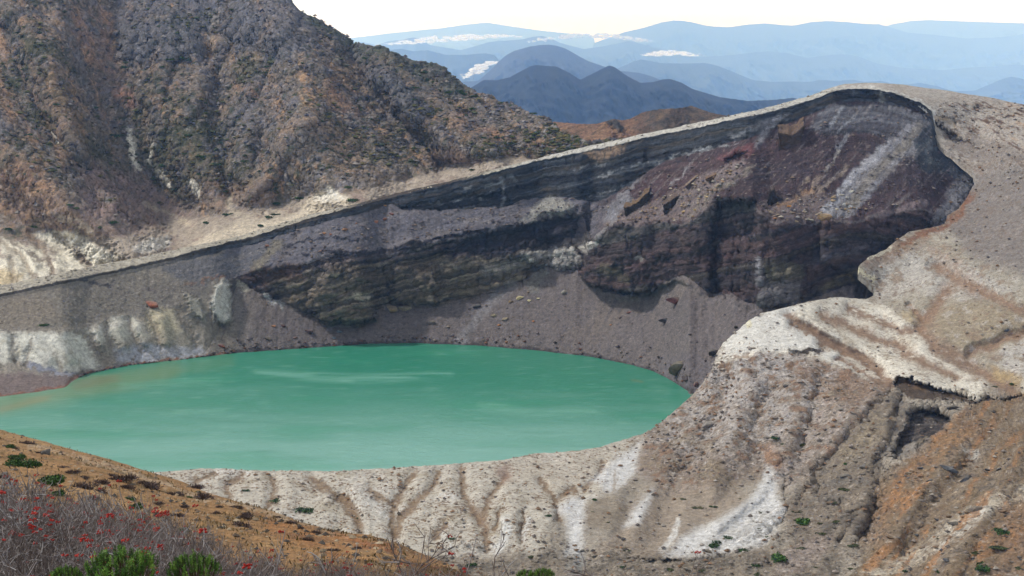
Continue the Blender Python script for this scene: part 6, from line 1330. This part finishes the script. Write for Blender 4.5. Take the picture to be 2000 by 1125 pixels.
for i, (x, D, yt, v, nb, lab) in enumerate([(395, 11, 1012, 0, 2, 'tall bare shrub with pale forked branches right of the two dwarf pines'), (440, 10.5, 1030, 1, 1, 'bare shrub with pale forked branches just right of the tallest one'), (330, 12, 1065, 2, 2, 'bare pale shrub standing between the two dwarf pines'), (600, 12, 1050, 3, 2, 'bare shrub with thin twigs before the orange slope, left of its dark red end'), (690, 11.5, 1045, 0, 0, 'bare shrub with thin forked twigs in front of the dark red end of the slope'),
                                            (820, 11, 1042, 1, 0, 'bare shrub whose long twigs lean right over the pale valley'), (880, 10, 1060, 2, 0, 'rightmost bare shrub reaching over the pale valley'), (530, 11, 1080, 2, 2, 'low bare shrub right of the second dwarf pine'), (760, 12, 1078, 3, 1, 'low bare shrub below the dark red end of the slope'), (20, 20, 985, 0, 2, 'bare shrub with thick whitish branches at the left edge of the thicket'), (75, 18, 1030, 1, 2, 'bare shrub with thick whitish branches low in the left of the thicket'), (150, 19, 1005, 2, 2, 'bare shrub with thick pale branches leaning right in the middle of the thicket'), (215, 17, 1040, 3, 2, 'bare shrub with thick pale branches above the larger dwarf pine'), (265, 20, 1025, 1, 2, 'bare shrub with forked pale branches at the right end of the dense thicket'), (110, 14, 1075, 0, 1, 'bare pale shrub low in front of the dense thicket, left of the larger dwarf pine'), (1306, 14, 1104, 3, 5, 'lone twig tip with red berries at the bottom edge below the white fan')]):
    put_rowan(x, D, yt, HERO[v], lab, None, nb, 2000 + i)
# ---- dwarf pines in front
def dwarf_pine(seed):
    rs = np.random.RandomState(seed); V, Fc, C = [], [], []; SV, SF, SC = [], [], []
    cols = [lin(c) for c in ('3c5e22', '557c30', '75983f', '2c481a')]
    for s in range(130):
        a = rs.uniform(0, 6.28); rr_ = .55 * math.sqrt(rs.rand()); base = np.array([math.cos(a) * rr_ * .3, math.sin(a) * rr_ * .3, 0.0])
        tip = np.array([math.cos(a) * rr_, math.sin(a) * rr_, (1 - .75 * rr_ ** 2) * rs.uniform(.82, 1.0)])
        tube(SV, SF, SC, [base, (base + tip) / 2 + rs.normal(size=3) * .03, tip], [.012, .009, .005], lin('4a3a28'))
        d = tip - base; d /= np.linalg.norm(d); d = d * .5 + np.array([0, 0, .7]); d /= np.linalg.norm(d)
        cc = cols[rs.randint(4)]
        for j in range(60):
            p = tip - d * rs.uniform(-.02, .16); n_ = d * .55 + rs.normal(size=3) * .7; n_ /= np.linalg.norm(n_)
            w = np.cross(n_, rs.normal(size=3)); w /= np.linalg.norm(w); L = rs.uniform(.03, .055); k0 = len(V)
            V += [p - w * .004, p + w * .004, p + n_ * L + w * .002, p + n_ * L - w * .002]; Fc.append((k0, k0 + 1, k0 + 2, k0 + 3)); C += [cc * rs.uniform(.7, 1.3)] * 4
    return raw_mesh('needles', np.array(V), Fc, M_LEAF, np.array(C), smooth=False), raw_mesh('stems', np.array(SV), SF, M_BARK, np.array(SC))
PN = [dwarf_pine(970 + i) for i in range(2)]
for x, D, yt, wpx, v, lab in [(238, 8.6, 1074, 150, 0, 'bright green dwarf pine at the bottom left, the larger of the two in the thicket'), (378, 8.8, 1084, 110, 1, 'bright green dwarf pine right of the larger one in the thicket'), (128, 8.6, 1108, 70, 1, 'small tip of a dwarf pine at the bottom edge left of the larger pine'), (1027, 9, 1114, 40, 0, 'small pale green pine tip at the bottom edge below the brown gullies'), (1062, 9, 1111, 46, 1, 'second pale green pine tip at the bottom edge, right of the first')]:
    a, k = kx(x, yt); gz = ground_z(float(a * D), D); ztop = CAMZ + float(k) * D; sc = wpx / F_PX * D / 1.1
    r = bpy.data.objects.new('dwarf_pine', None); COL.objects.link(r); r.location = (float(a * D), D, gz); tag(r, lab, 'pine')
    n_ = add_obj('needles', PN[v][0], r); n_.location = (0, 0, ztop - gz - sc * .95); n_.scale = (sc, sc, sc)
    q = add_obj('stems', PN[v][1], r); q.location = n_.location; q.scale = n_.scale
    V, Fc, C = [], [], []
    for j in range(5):
        tube(V, Fc, C, [np.array([.02 * j - .04, .015 * (j % 2), -.05]), np.array([.03 * j - .06, .02, (ztop - gz) * .5]), np.array([.05 * j * sc - .1 * sc, 0, ztop - gz - sc * .9])], [.02, .015, .012], lin('4a3a28'))
    add_obj('trunk', raw_mesh('trunk', np.array(V), Fc, M_BARK, np.array(C)), r)
